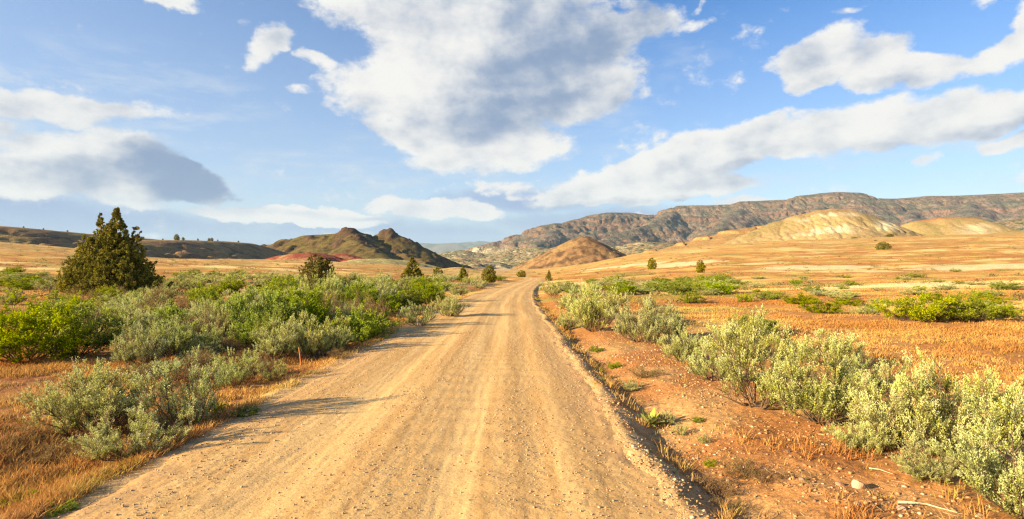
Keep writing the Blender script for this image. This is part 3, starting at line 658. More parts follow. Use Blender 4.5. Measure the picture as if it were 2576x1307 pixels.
def bush_mesh(kind, W_, H_, seed, dens=1.0, lean=0.0):
    """returns stems (V,F) and foliage (V,F,C). kinds: sage, green, dry"""
    global rng
    rng = np.random.default_rng(seed)
    nm = {'sage': 17, 'green': 15, 'dry': 18}[kind]
    if kind == 'sage': nm = int(rng.integers(10, 18))
    gap = rng.uniform(.12, .34)
    S0, S1, R0, R1 = [], [], [], []
    spk_b, spk_d, spk_l, spk_c = [], [], [], []
    for i in range(nm):
        a = 2 * pi * (i + rng.uniform(-.4, .4)) / nm * 2.618
        tilt = sqrt((i + 0.5) / nm) * (1.12 if kind != 'green' else 1.2)
        out = sin(tilt * 1.25); up = cos(tilt * 1.05) if kind != 'green' else cos(tilt * 0.95)
        ln = rng.uniform(0.66, 1.08)
        tip = np.array([cos(a) * out * W_ / 2 * ln + lean, sin(a) * out * W_ / 2 * ln, max(0.22, up * ln) * H_ * (0.86 if kind != 'dry' else .75)])
        base = np.array([cos(a) * 0.06 * W_, sin(a) * 0.06 * W_, -0.03])
        mid = base * 0.45 + tip * 0.55 + np.array([0, 0, -0.08 * H_]) + rng.normal(0, 0.03 * W_, 3)
        pts = [base, base * .7 + mid * .3 + np.array([0, 0, .02]), mid, mid * .45 + tip * .55, tip]
        r = 0.0105 * W_
        for j in range(4):
            S0.append(pts[j]); S1.append(pts[j + 1]); R0.append(r * (1 - j * .22)); R1.append(r * (1 - (j + 1) * .22))
        ns = {'sage': 10, 'green': 10, 'dry': 6}[kind]
        for k in range(ns):
            t = (0.24 if kind == 'sage' else .33) + 0.72 * (k + rng.uniform()) / ns; t = min(t, .999)
            seg = 1 if t < .55 else (2 if t < 0.78 else 3)
            lo, hi = [(0, .3), (.3, .55), (.55, .78), (.78, 1.0)][seg]
            q = pts[seg] + (pts[seg + 1] - pts[seg]) * np.clip((t - lo) / (hi - lo), 0, 1)
            dd = rng.normal(0, 1, 3); dd[2] = abs(dd[2]) * .5 + (0.55 if kind != 'green' else .25)
            o_ = tip - base; o_[2] *= .3; dd = dd / np.linalg.norm(dd) + 0.7 * o_ / (np.linalg.norm(o_) + 1e-6)
            dd /= np.linalg.norm(dd); sl_ = rng.uniform(0.13, 0.24) * (W_ + H_) / 2 * (1.15 if kind == 'green' else 1)
            e = q + dd * sl_; e[2] = max(e[2], .05)
            S0.append(q); S1.append(e); R0.append(.0042 * W_); R1.append(.0016 * W_)
            if rng.uniform() < gap: continue
            cc = rng.uniform()
            nt = {'sage': 8, 'green': 9, 'dry': 6}[kind]
            for m in range(int(nt * dens)):
                tt = rng.uniform(0.5, 1.0) if kind != 'dry' else rng.uniform(.2, 1.05); b = q + (e - q) * tt + rng.normal(0, .020 * W_, 3)
                if kind == 'sage':
                    d2 = np.array([0, 0, .75]) + 0.33 * rng.normal(0, 1, 3) + 0.85 * dd; L = rng.uniform(.10, .21) * (0.6 + .4 * H_)
                elif kind == 'green':
                    d2 = rng.normal(0, 1, 3) * .6 + dd * .8 + np.array([0, 0, .5]); L = rng.uniform(.09, .17)
                else:
                    d2 = np.array([0, 0, .9]) + 0.5 * rng.normal(0, 1, 3) + .5 * dd; L = rng.uniform(.10, .22)
                spk_b.append(b); spk_d.append(d2 / np.linalg.norm(d2)); spk_l.append(L * (W_ / 1.3) ** .5); spk_c.append(cc)
    B = np.array(spk_b); Dd = np.array(spk_d); Ls = np.array(spk_l); Cc = np.array(spk_c); n = len(B)
    lpn = {'sage': 40, 'green': 20, 'dry': 9}[kind]
    sc = (W_ / 1.3) ** .5
    tt = np.tile((np.arange(lpn) + .5) / lpn, n); idx = np.repeat(np.arange(n), lpn)
    lb = B[idx] + Dd[idx] * (Ls[idx] * tt)[:, None] + rng.normal(0, .007 * sc, (n * lpn, 3))
    rd = rdir(n * lpn)
    if kind == 'sage':
        ld = Dd[idx] * 1.0 + rd * 0.7; L = rng.uniform(.015, .027, n * lpn) * sc; Wd = L * 0.20; lb = lb + rng.normal(0, .007, (n * lpn, 3)) * (1 - tt * .6)[:, None]
    elif kind == 'green':
        ld = Dd[idx] * 0.5 + rd * 0.9; L = rng.uniform(.022, .042, n * lpn) * sc; Wd = L * 0.25
    else:
        ld = Dd[idx] + rd * .5; L = rng.uniform(.03, .06, n * lpn) * sc; Wd = L * 0.09
    V, Fq = leaves(lb, ld, L, Wd)
    stalk = (rng.uniform(0, 1, n) < .07)[idx]
    if kind == 'sage':
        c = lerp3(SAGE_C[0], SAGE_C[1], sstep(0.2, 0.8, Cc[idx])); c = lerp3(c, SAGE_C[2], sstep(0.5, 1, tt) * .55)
        c = lerp3(c, (0.13, 0.12, 0.03), 0.85 * sstep(0.65, 0.0, tt))  # leaves darkened towards spike bases: painted shade for the gaps inside the bush
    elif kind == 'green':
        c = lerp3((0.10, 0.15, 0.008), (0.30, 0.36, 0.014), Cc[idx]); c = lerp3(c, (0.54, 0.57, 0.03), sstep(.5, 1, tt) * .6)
    else:
        c = lerp3((0.26, 0.16, 0.07), (0.20, 0.15, 0.06), Cc[idx]); c = lerp3(c, (0.40, 0.27, 0.13), sstep(.5, 1, tt) * .5)
    c = lerp3(c, (0.50, 0.34, 0.19), .8 * stalk * (kind != 'green'))
    c = c * rng.uniform(.8, 1.2, (len(idx), 1))
    C = np.repeat(c, 4, 0)
    SV, SF = tubes(S0, S1, R0, R1, 4)
    k = rng.choice(n, min(n, 260), replace=False)
    tv, tf = tubes(B[k], B[k] + Dd[k] * Ls[k][:, None], np.full(len(k), .0022 * sc), np.full(len(k), .001 * sc), 3)
    SF = np.concatenate([SF, tf + len(SV)]); SV = np.concatenate([SV, tv])
    # seed stalks of last year
    return (SV, SF), (V, Fq, C)
PROTO = {}
def proto(kind, variant):
    key = (kind, variant)
    if key in PROTO: return PROTO[key]
    Wd, Ht = {'sage': [(1.3, 1.0), (1.4, .9), (1.2, 1.05), (1.35, .95), (1.25, 1.1), (1.45, .85), (1.15, 1.0)], 'green': [(1.5, 1.0), (1.4, 1.1), (1.6, .9)], 'dry': [(1.0, .8), (1.1, .7)]}[kind][variant]
    (SV, SF), (V, Fq, C) = bush_mesh(kind, Wd, Ht, 100 + variant * 13 + {'sage': 0, 'green': 500, 'dry': 900}[kind])
    zt = np.percentile(V[:, 2], 99); w = np.percentile(np.abs(V[:, 0]), 98) * 2
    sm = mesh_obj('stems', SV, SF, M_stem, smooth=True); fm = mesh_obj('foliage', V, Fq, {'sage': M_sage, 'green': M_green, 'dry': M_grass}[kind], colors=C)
    PROTO[key] = (sm.data, fm.data, w, zt)
    bpy.data.objects.remove(sm); bpy.data.objects.remove(fm)
    return PROTO[key]
NAMES = {'sage': ('sagebrush', 'sagebrush'), 'green': ('greasewood_bush', 'bush'), 'dry': ('dry_shrub', 'shrub')}
def place_bush(kind, variant, x, y, w, h, label, group, sink=0.02):
    sm, fm, pw, ph = proto(kind, variant)
    nm, cat = NAMES[kind]
    e = bpy.data.objects.new(nm, None); COL.objects.link(e)
    e.location = (x, y, float(gz(x, y, False)) - sink); e.rotation_euler = (0, 0, random.uniform(0, 2 * pi))
    e.scale = (w / pw, w / pw, h / ph); e.empty_display_size = 0.2
    tag(e, label, cat, group)
    for n_, me in (('stems', sm), ('foliage', fm)):
        o = bpy.data.objects.new(n_, me); COL.objects.link(o); o.parent = e
    return e
random.seed(4)
taken = []
def px_bush(kind, variant, px, row, wpx, hpx, label, group=None):
    x, y = ground_point(px, row)
    # centre lies half a width behind the front foot
    w = wpx / F * y; x *= (y + .3 * w) / y; y += .3 * w
    w = wpx / F * y; h = CAMH + (HZ - (row - hpx)) / F * y - float(gz(x, y, False))
    h = max(h, .08)
    taken.append((x, y, w / 2)); return place_bush(kind, variant, x, y, w, h, label, group)
GR = 'sagebrush along the right side of the road'; GL = 'bushes along the left side of the road'
H = [ # kind, variant, px, base row, width px, height px, label
 ('sage', 0, 245, 1115, 260, 190, 'wide grey-green sagebrush at the lower left road edge, leftmost of the trio there'),
 ('sage', 3, 335, 1160, 220, 125, 'low pale sagebrush at the foot of the lower left trio, nearest the gravel'),
 ('sage', 2, 465, 1090, 210, 185, 'tall sagebrush with dark bare stems, right one of the lower left roadside trio'),
 ('sage', 3, 352, 928, 115, 110, 'upright yellow-green sagebrush alone in the grass behind the lower left trio'),
 ('sage', 0, 432, 905, 112, 96, 'dark based sagebrush with pale tops, just right of the upright yellow-green one'),
 ('sage', 1, 532, 888, 95, 70, 'compact dark green sagebrush beside the orange grass left of the roadside clump'),
 ('sage', 2, 585, 985, 130, 105, 'yellowish sagebrush at the left road edge behind the lower left trio'),
 ('dry', 0, 655, 950, 90, 60, 'brown dried shrub beside the yellowish sagebrush on the left verge'),
 ('sage', 6, 700, 908, 135, 105, 'pale sagebrush just left of the thin wooden stake'),
 ('sage', 3, 800, 905, 150, 112, 'pale sagebrush right of the wooden stake under the bright green bushes'),
 ('green', 0, 60, 925, 250, 170, 'large green bush cut by the left edge of the picture'),
 ('green', 1, 185, 905, 190, 150, 'big green bush with dark underside, second from the left edge'),
 ('green', 2, 665, 858, 190, 130, 'bright green bush rising behind the pale sagebrush by the stake'),
 ('green', 1, 750, 845, 150, 120, 'bright green bush in the middle of the roadside clump, left of the tall grey one'),
 ('sage', 2, 805, 800, 120, 112, 'tall grey-brown sagebrush standing in front of the small rounded juniper'),
 ('green', 0, 905, 868, 150, 92, 'dark green rounded bush reaching the gravel at the left road edge'),
 ('sage', 0, 870, 850, 70, 85, 'narrow pale sagebrush between the bright bushes and the dark rounded one'),
 ('green', 2, 885, 790, 110, 80, 'green bush right of the tall grey-brown sagebrush'),
 ('sage', 3, 335, 815, 140, 80, 'pale silvery sagebrush in front of the big juniper'),
 ('dry', 1, 450, 800, 100, 60, 'brown leafless shrub right of the silvery sagebrush under the big juniper'),
 ('sage', 1, 565, 800, 90, 50, 'small grey sagebrush in the gap left of the bright green bushes'),
 ('sage', 2, 1055, 825, 95, 62, 'dark grey-green sagebrush at the bend of the left verge, past the orange grass'),
 ('sage', 0, 1130, 800, 75, 55, 'yellow-green sagebrush at the left road edge beyond the dark grey-green one'),
 ('sage', 3, 217, 970, 60, 32, 'small round sagebrush in the orange grass at the far left'),
 # right of the road
 ('sage', 5, 2175, 1150, 150, 90, 'low sagebrush at the foot of the open one with tan stalks'),
 ('sage', 6, 2350, 1225, 160, 110, 'low spreading sagebrush in front of the large one near the right edge'),
 ('sage', 1, 1800, 965, 130, 100, 'small sagebrush filling the gap before the tall leaning silver one'),
 ('sage', 2, 2190, 985, 150, 90, 'sagebrush showing behind the row, right of the dense silver one'),
 ('sage', 2, 1390, 745, 62, 38, 'small sagebrush at the right road edge nearest the bend'),
 ('sage', 0, 1495, 838, 130, 118, 'tan-green sagebrush with open woody stems, right roadside'),
 ('sage', 1, 1455, 800, 90, 75, 'loose tan sagebrush left of the open-stemmed one at the right roadside'),
 ('sage', 3, 1430, 832, 60, 48, 'short yellow-green sagebrush on the lip of the right ditch'),
 ('sage', 3, 1615, 868, 150, 118, 'rounded pale sagebrush at the left end of the right-hand row'),
 ('sage', 1, 1690, 850, 80, 60, 'dark green sagebrush tucked behind the right-hand row'),
 ('sage', 5, 1725, 918, 145, 92, 'low broad sagebrush second in the right-hand row'),
 ('sage', 2, 1905, 1045, 250, 240, 'tall silver sagebrush leaning left, bare stems at its foot'),
 ('sage', 4, 2075, 1090, 260, 235, 'dense silver sagebrush at the centre of the right-hand row'),
 ('sage', 1, 2090, 930, 150, 95, 'dark green sagebrush in shade behind the dense silver one'),
 ('sage', 3, 1880, 905, 160, 110, 'pale sagebrush behind the tall leaning silver one'),
 ('sage', 6, 2270, 1160, 250, 240, 'open sagebrush with tan seed stalks, right of the dense silver one'),
 ('sage', 2, 2420, 1190, 290, 270, 'large sagebrush near the right edge of the picture'),
 ('sage', 1, 2530, 1110, 190, 170, 'darker sagebrush behind the large one at the right edge'),
 ('sage', 4, 2575, 1340, 330, 330, 'very near sagebrush filling the bottom right corner'),
 ('green', 2, 2310, 815, 170, 72, 'bright green bush in the open golden grass, left half of the sprawling pair'),
 ('green', 0, 2430, 812, 125, 72, 'bright green bush in the open golden grass, right half of the sprawling pair'),
 ('green', 1, 2070, 790, 90, 36, 'small bright green bush in the golden grass left of the pair'),
 ('green', 2, 1872, 762, 46, 24, 'tiny green bush in the golden grass behind the tall silver sagebrush'),
 ('green', 0, 1905, 850, 110, 62, 'green bush peeping out behind the right-hand sagebrush row'),
 ('green', 1, 1740, 765, 60, 30, 'low green bush below the far green patch on the right'),
 ('sage', 3, 1668, 1075, 70, 42, 'small pale sagebrush rooted in the right ditch'),
 ('sage', 2, 1715, 1100, 40, 34, 'tiny sagebrush seedling in the right ditch'),
 ('dry', 0, 1865, 1215, 110, 72, 'golden brown dry clump on the right bank near the bottom'),
 ('dry', 1, 1935, 1225, 90, 48, 'dark brittle dead clump right of the golden one on the right bank'),
 ('green', 0, 1757, 1065, 34, 20, 'small green weed on the bare orange bank'),
 ('green', 1, 2138, 720, 34, 14, 'little green weed in the straw field, far up the slope'),
 ('dry', 1, 950, 812, 60, 24, 'orange dry shrub at the left verge past the dark rounded bush'),
 ('dry', 0, 855, 905, 60, 30, 'round tan dry shrub on the left verge right of the stake'),
 ('green', 1, 1500, 888, 34, 18, 'small green weed on the lip of the right ditch, farthest up'),
 ('green', 2, 1545, 930, 44, 20, 'trailing yellow-green weed at the right ditch edge'),
 ('sage', 1, 1592, 985, 50, 30, 'pale green weed in the right ditch above the broad-leaved plant'),
 ('dry', 0, 1625, 955, 90, 36, 'purplish brown dry clump on the bank above the ditch'),
 ('green', 0, 1790, 1180, 36, 26, 'thin green weed low in the right ditch'),
 ('dry', 1, 1800, 1250, 120, 60, 'reddish brown dry growth in the ditch bottom near the frame edge'),
 ('dry', 0, 1845, 1300, 100, 50, 'tangled dark red stalks where the ditch leaves the frame'),
 ('sage', 2, 1770, 1120, 40, 30, 'tiny pale sagebrush between the ditch weeds and the golden clump'),
 ('green', 1, 620, 1050, 70, 24, 'dark green weed patch at the left gravel edge behind the trio'),
 ('green', 2, 545, 1045, 60, 32, 'low green weed at the right foot of the lower left trio'),
 ('green', 0, 60, 1275, 90, 36, 'yellow-green weed at the bottom left corner'),
 ('green', 2, 150, 1300, 80, 26, 'bright weed on the gravel edge at the bottom left'),
 ('dry', 1, 150, 1170, 130, 60, 'brown dry clump left of the lower left trio'),
 ('dry', 0, 60, 1130, 120, 55, 'dark rusty dry clump near the left edge in the orange grass'),
 ('sage', 1, 590, 945, 60, 44, 'small sagebrush behind the yellowish one on the left verge'),
]
for h in H:
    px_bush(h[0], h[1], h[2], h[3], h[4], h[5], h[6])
# the thicket left of the road and the far bushes, each one its own
def free(x, y, r):
    for (a, b, c) in taken:
        if (a - x)**2 + (b - y)**2 < (0.72 * (r + c))**2: return False
    return True
cnt = 0; SC = []
def scatter(n, pxr, rowr, kinds, label, group, wr, hr, rowpow=1.0, tries=30, maxd=400):
    global cnt
    for i in range(n):
        for t in range(tries):
            px = random.uniform(*pxr); row = rowr[0] + (rowr[1] - rowr[0]) * random.random() ** rowpow
            x, y = ground_point(px, row)
            if y > maxd: continue
            xr = x - float(road_x(y))
            w = random.uniform(*wr); 
            if abs(xr) < 2.9 + w * .35: continue
            if not free(x, y, w / 2): continue
            kd = random.choice(kinds); taken.append((x, y, w / 2))
            hgt = random.uniform(*hr) * (w / wr[1]) ** .5
            b_ = place_bush(kd, random.randrange({'sage': 7, 'green': 3, 'dry': 2}[kd]), x, y, w, hgt, 'x', group)
            SC.append((b_, kd, px, row, w, hgt)); cnt += 1
            break
def lab(where): return {'sage': 'grey-green sagebrush ' + where, 'green': 'bright green leafy bush ' + where, 'dry': 'dry brown shrub ' + where}
scatter(42, (500, 1300), (722, 800), ['sage', 'green', 'green'], lab('in the dense thicket left of the road'), 'thicket bushes left of the road', (1.3, 2.4), (1.0, 1.7), 1.0)
scatter(24, (0, 560), (750, 850), ['green', 'sage', 'dry', 'sage', 'dry', 'green'], lab('in the thicket at the foot of the big juniper'), 'thicket bushes near the big juniper', (1.1, 2.0), (0.7, 1.2), 1.0)
scatter(24, (300, 960), (800, 885), ['green', 'sage', 'green', 'dry'], lab('x'), 'thicket bushes left of the road', (1.0, 1.7), (0.8, 1.35), 1.0)
scatter(45, (430, 1320), (700, 735), ['sage', 'green', 'sage'], lab('far along the left side of the road'), 'far bushes left of the road', (1.8, 3.6), (1.0, 1.8), 0.8)
scatter(40, (0, 620), (688, 735), ['green', 'green', 'sage'], lab('far out on the left plain'), 'bushes on the left plain', (1.5, 3.2), (0.7, 1.3))
scatter(22, (1900, 2576), (680, 770), ['green', 'sage'], lab('in the right field'), 'low green bushes in the right field', (0.9, 2.0), (0.35, 0.7))
scatter(26, (1420, 1640), (712, 745), ['green', 'sage', 'sage'], lab('in the patch right of the road bend'), 'bushes right of the road bend', (1.3, 2.6), (0.6, 1.1))
scatter(26, (1640, 1850), (706, 745), ['green', 'green', 'sage'], lab('in the far green patch on the right field'), 'bushes in the far right green patch', (1.4, 3.0), (0.6, 1.1))
scatter(24, (1900, 2576), (690, 800), ['sage', 'green', 'sage'], lab('low and scattered in the golden grass on the right'), 'scattered low bushes in the right field', (0.6, 1.4), (0.3, 0.55))
scatter(18, (1380, 1700), (755, 840), ['sage', 'sage', 'dry'], lab('small, between the larger sagebrush right of the road'), 'small bushes right of the road', (0.5, 1.1), (0.35, 0.7))
scatter(16, (300, 900), (850, 960), ['dry', 'sage', 'dry'], lab('small, in the orange grass of the left verge'), 'small bushes on the left verge', (0.4, 0.8), (0.25, 0.5))

MARKS = [(285, 735, 'the big juniper'), (800, 745, 'the rounded juniper'), (1037, 704, 'the pointed juniper by the dark butte'), (1165, 703, 'the small pointed juniper'), (1230, 706, 'the last juniper before the bend'),
 (700, 800, 'the bright roadside bushes'), (895, 800, 'the dark rounded roadside bush'), (1090, 780, 'the yellow-green verge sagebrush'), (560, 760, 'the grey shrub gap in the thicket'), (60, 760, 'the big green bush at the left edge'), (430, 850, 'the pale-topped sagebrush'), (640, 930, 'the yellowish verge sagebrush'), (760, 905, 'the wooden stake'),
 (1381, 705, 'the sapling juniper'), (1495, 740, 'the open-stemmed sagebrush'), (1615, 790, 'the rounded pale sagebrush'), (1762, 690, 'the upright small juniper'), (1872, 745, 'the tiny green bush'), (2070, 770, 'the small bright bush mid-field'), (2310, 770, 'the sprawling bright pair'), (2222, 680, 'the darkest round juniper on the slope'), (2500, 720, 'the right picture edge'), (1640, 720, 'the leftmost slope juniper')]
def relabel():
    out = {}
    for it in SC:
        b_, kd, px, row, w, hg = it
        mk = min(MARKS, key=lambda q: ((q[0] - px) / 2.2)**2 + (q[1] - row)**2)
        dx, dy = px - mk[0], row - mk[1]
        rel = ('left of' if dx < 0 else 'right of') if abs(dx) > 2.2 * abs(dy) else ('behind' if dy < 0 else 'in front of')
        size = 'low' if hg < .7 else ('tall' if hg > 1.45 else 'mid-sized')
        out.setdefault('%s %s %s %s' % (size, {'sage': 'grey-green sagebrush', 'green': 'bright green bush', 'dry': 'brown dry shrub'}[kd], rel, mk[2]), []).append(it)
    OR = ['leftmost', 'second', 'third', 'fourth', 'fifth', 'sixth', 'seventh', 'eighth', 'ninth', 'tenth', 'eleventh', 'twelfth', 'thirteenth', 'fourteenth', 'fifteenth', 'sixteenth', 'seventeenth', 'eighteenth', 'nineteenth', 'twentieth']
    for k, its in out.items():
        its.sort(key=lambda t: t[2])
        for i, it in enumerate(its):
            it[0]['label'] = k if len(its) == 1 else OR[min(i, 19)] + ' ' + k
relabel()

# ------------------------------------------------------------------ junipers
def juniper(seed, lobes, nt, leafs, trunk_h, rough=0.25, leafL=0.2):
    """lobes: (cx, cy, z0, z1, r, tip) cones with rounded base; tufts of scale foliage on and inside them"""
    global rng
    rng = np.random.default_rng(seed)
    B, Dv, Ls = [], [], []
    vol = np.array([l[4]**2 * (l[3] - l[2]) for l in lobes]); pr = vol / vol.sum()
    which = rng.choice(len(lobes), nt, p=pr)
    for w in which:
        cx, cy, z0, z1, r, tp = lobes[w]
        t = rng.uniform() ** (1.25); z = z0 + (z1 - z0) * t
        prof = (1 - (2 * t - 1) ** 2) ** .5 if tp > 2.1 else (1 - t ** tp) * min(1, (t / .10) ** .5 + 0.35)
        a = rng.uniform(0, 2 * pi)
        if float(perlin(a * 2.2 + w * 3.1, z * 1.1 + seed * 1.7, 8)) < -.12 and rng.uniform() < .85: continue
        rr = r * prof * (1 + rough * float(perlin(a * 2.3 + w * 7, z * 1.6 + seed, 5))*2.0) * rng.uniform(0.70, 1.03)
        p = np.array([cx + cos(a) * rr, cy + sin(a) * rr, z])
        d = np.array([cos(a) * .6, sin(a) * .6, .9]) + rng.normal(0, .25, 3)
        B.append(p); Dv.append(d / np.linalg.norm(d)); Ls.append(rng.uniform(.35, .75) * leafL * 3.2 * (0.55 if t > .8 else 1))
    B = np.array(B); Dv = np.array(Dv); Ls = np.array(Ls); n = len(B)
    tt = np.tile((np.arange(leafs) + .5) / leafs, n); ix = np.repeat(np.arange(n), leafs)
    spread = (Ls[ix] * 0.28 * (1 - tt * .85))[:, None]
    lb = B[ix] + Dv[ix] * (Ls[ix] * tt)[:, None] + rng.normal(0, 1, (len(ix), 3)) * spread
    ld = Dv[ix] * .8 + rdir(len(ix)) * .7
    L = rng.uniform(.6, 1.1, len(ix)) * leafL; V, Fq = leaves(lb, ld, L, L * .28)
    cv = rng.uniform(0, 1, n)[ix]
    c = lerp3((0.11, 0.115, 0.012), (0.34, 0.29, 0.025), cv) * rng.uniform(.75, 1.25, (len(ix), 1))
    c = lerp3(c, (0.26, 0.22, 0.045), sstep(.7, 1, tt) * .5)
    top = max(l[3] for l in lobes)
    S0, S1, R0, R1 = [], [], [], []
    tr = .035 * top
    tops = [(l[0], l[1], l[2] + (l[3] - l[2]) * .85) for l in lobes if l[3] > .55 * top]
    bp = np.array([0, 0, -.3])
    for q in tops:
        q = np.array(q); prev = bp; m = 5
        for j in range(1, m + 1):
            t = j / m; p = np.array([q[0] * t ** .8, q[1] * t ** .8, bp[2] + (q[2] - bp[2]) * t]) + rng.normal(0, .01 * top, 3) * (j < m)
            S0.append(prev); S1.append(p); R0.append(tr * (1 - (j - 1) / m * .85)); R1.append(tr * (1 - j / m * .85)); prev = p
    for q in B[rng.choice(n, min(n, 70), replace=False)]:
        h0 = np.array([q[0] * .15, q[1] * .15, max(.1, q[2] - .45 * math.hypot(q[0], q[1]))]); md = (h0 + q) / 2 - np.array([0, 0, .03 * top])
        S0 += [h0, md]; S1 += [md, q]; R0 += [tr * .3, tr * .2]; R1 += [tr * .2, tr * .06]
    return tubes(S0, S1, R0, R1, 6), (V, Fq, np.repeat(c, 4, 0))
JP = {}
def mk_juniper(key, args):
    (TV, TF), (V, Fq, C) = juniper(*args)
    t = mesh_obj('trunk', TV, TF, M_bark, smooth=True); f = mesh_obj('crown', V, Fq, M_jun, colors=C)
    JP[key] = (t.data, f.data, V[:, 2].max()); bpy.data.objects.remove(t); bpy.data.objects.remove(f)
mk_juniper('hero', (11, [(0.35, 0, 0.6, 7.95, 2.2, 1.15), (0.0, 0.2, 0.15, 5.6, 3.7, 1.5), (-1.45, 0.3, 1.5, 7.55, 1.0, 1.0), (-0.95, -0.3, 3, 7.0, .7, 1.0), (2.0, 0.2, 1.2, 6.3, 1.15, 1.2), (2.55, 0, 3.0, 6.4, .55, 1.0),
                         (-3.0, 0.2, 0.5, 4.6, 1.6, 1.6), (-3.5, -.2, .3, 3.2, .9, 1.6), (3.4, 0, .2, 2.3, 1.3, 1.8), (-2.0, -1.2, 0, 3.0, 1.8, 1.8), (1.6, -1.6, 0, 3.4, 1.8, 1.8), (0.3, -2, .1, 3.4, 1.6, 1.8), (-2.9, .3, 3.2, 5.6, .8, 1.3), (1.7, -.8, .3, 4.8, 2.2, 1.9), (-1.5, -.9, .3, 5.2, 2.3, 1.8), (0, -.5, 1, 6.6, 1.9, 1.6)], 5200, 40, 1.0, .3, .17))
mk_juniper('round', (12, [(0, 0, -.4, 5, 2.1, 2.3), (-.9, 0, -.5, 3.8, 1.6, 2.3), (1.0, .3, -.4, 4.2, 1.5, 2.3), (.3, -.6, .1, 4.7, 1.5, 1.8)], 1300, 34, .6, .4, .22))
mk_juniper('cone', (13, [(0, 0, .1, 5, 1.7, 1.25), (.6, 0, .1, 3.4, 1.6, 1.5), (-.6, 0, .1, 3.0, 1.3, 1.6)], 900, 34, .6, .45, .2))
mk_juniper('ball', (14, [(0, 0, -.6, 4, 2.2, 2.4), (.9, 0, -.5, 3.2, 1.7, 2.2), (-.9, .2, -.5, 3.5, 1.6, 2.4)], 900, 34, .5, .35, .2))
JH = {'hero': (8.0, 9.0), 'round': (5.1, 4.7), 'cone': (5.1, 3.8), 'ball': (4.2, 5.0)}
def place_juniper(key, x, y, z, h, w, label, group=None, rot=None):
    t, f, zz = JP[key]; e = bpy.data.objects.new('juniper_tree', None); COL.objects.link(e)
    hs = JH[key]; e.location = (x, y, z); e.rotation_euler = (0, 0, rot if rot is not None else random.uniform(0, 2 * pi))
    e.scale = (w / hs[1], w / hs[1], h / hs[0]); tag(e, label, 'tree', group)
    for n_, me in (('trunk', t), ('crown', f)):
        o = bpy.data.objects.new(n_, me); COL.objects.link(o); o.parent = e
def px_juniper(key, px, row, hpx, wpx, label, group=None, rot=None, y=None):
    if y is None: x, y = ground_point(px, row)
    else: x = (px - 1288) / F * y
    z = float(gz(x, y, False)); top = CAMH + (HZ - (row - hpx)) / F * y
    place_juniper(key, x, y, z - .05, top - z, wpx / F * y, label, group, rot)
px_juniper('hero', 285, 742, 216, 236, 'big dark juniper tree with several spires, alone on the left plain', rot=0.0, y=50)
px_juniper('round', 797, 712, 70, 72, 'rounded juniper rising behind the tall grey sagebrush left of the road', y=62)
px_juniper('cone', 1037, 704, 56, 56, 'pointed juniper in front of the dark butte slope', y=80)
px_juniper('ball', 1102, 700, 28, 30, 'low squat juniper between two pointed ones left of the road', y=95)
px_juniper('cone', 1165, 703, 34, 30, 'small pointed juniper left of the last one before the bend', y=100)
px_juniper('ball', 1230, 704, 36, 36, 'round juniper nearest the road bend on its left side', y=105)
px_juniper('ball', 1640, 665, 17, 22, 'single small round juniper on the golden slope, leftmost on the right side', y=170)
px_juniper('ball', 1762, 680, 27, 23, 'upright small juniper on the golden slope, second from the left', y=125)
px_juniper('cone', 1381, 702, 22, 15, 'tiny sapling juniper just right of the road bend', y=120)
px_juniper('ball', 2222, 631, 23, 34, 'darkest round juniper on the right slope below the painted hill', y=250)
px_juniper('round', 2238, 606, 17, 18, 'small juniper at the right foot of the painted hill', y=370)
px_juniper('ball', 2150, 606, 9, 18, 'flat little juniper at the foot of the painted hill', y=385)
px_juniper('ball', 1312, 694, 14, 22, 'dark low juniper beyond the road crest', y=200)
px_juniper('ball', 2114, 654, 8, 12, 'speck of a juniper on the orange slope left of the darkest one', y=200)
def hill_juniper(hf, px, y0, y1, key, hm_, label, group=None):
    u = (px - 1288) / F; ys = np.linspace(y0, y1, 300); z = hf(u * ys, ys); r = (z - CAMH) / ys; i = int(np.argmax(r))
    place_juniper(key, u * ys[i], ys[i], float(z[i]) - .3, hm_, hm_ * .8, label, group)
RJ = dict(zip((60, 110, 170, 262, 410, 461, 498, 526, 533, 548, 600), ('tiny dot of a juniper leftmost on the left ridge skyline', 'second tiny juniper from the left on the ridge skyline', 'tiny skyline juniper just left of the big juniper tree', 'small skyline juniper showing beside the big tree spire', 'tiny skyline juniper between the big tree and the largest ridge juniper', 'pointed tiny juniper just right of the largest ridge juniper', 'tiny low juniper midway along the ridge right of the largest one', 'left one of the close pair of skyline junipers', 'right one of the close pair of skyline junipers', 'tiny skyline juniper just right of the close pair', 'last tiny juniper at the right end of the ridge skyline')))
for px, hh in ((170, 2.2), (262, 3.0), (410, 2.5), (445, 6.5), (461, 3.5), (498, 2.4), (526, 3.6), (533, 4.0), (548, 2.0), (600, 2.4), (60, 2.0), (110, 1.8)):
    hf = hr1 if px < 440 else hr2
    hill_juniper(hf, px, 500 if px < 440 else 560, 900 if px < 440 else 760, 'ball', hh, 'largest dark juniper on the skyline of the left ridge' if px == 445 else RJ[px], None if px == 445 else 'tiny junipers on the left ridge skyline')

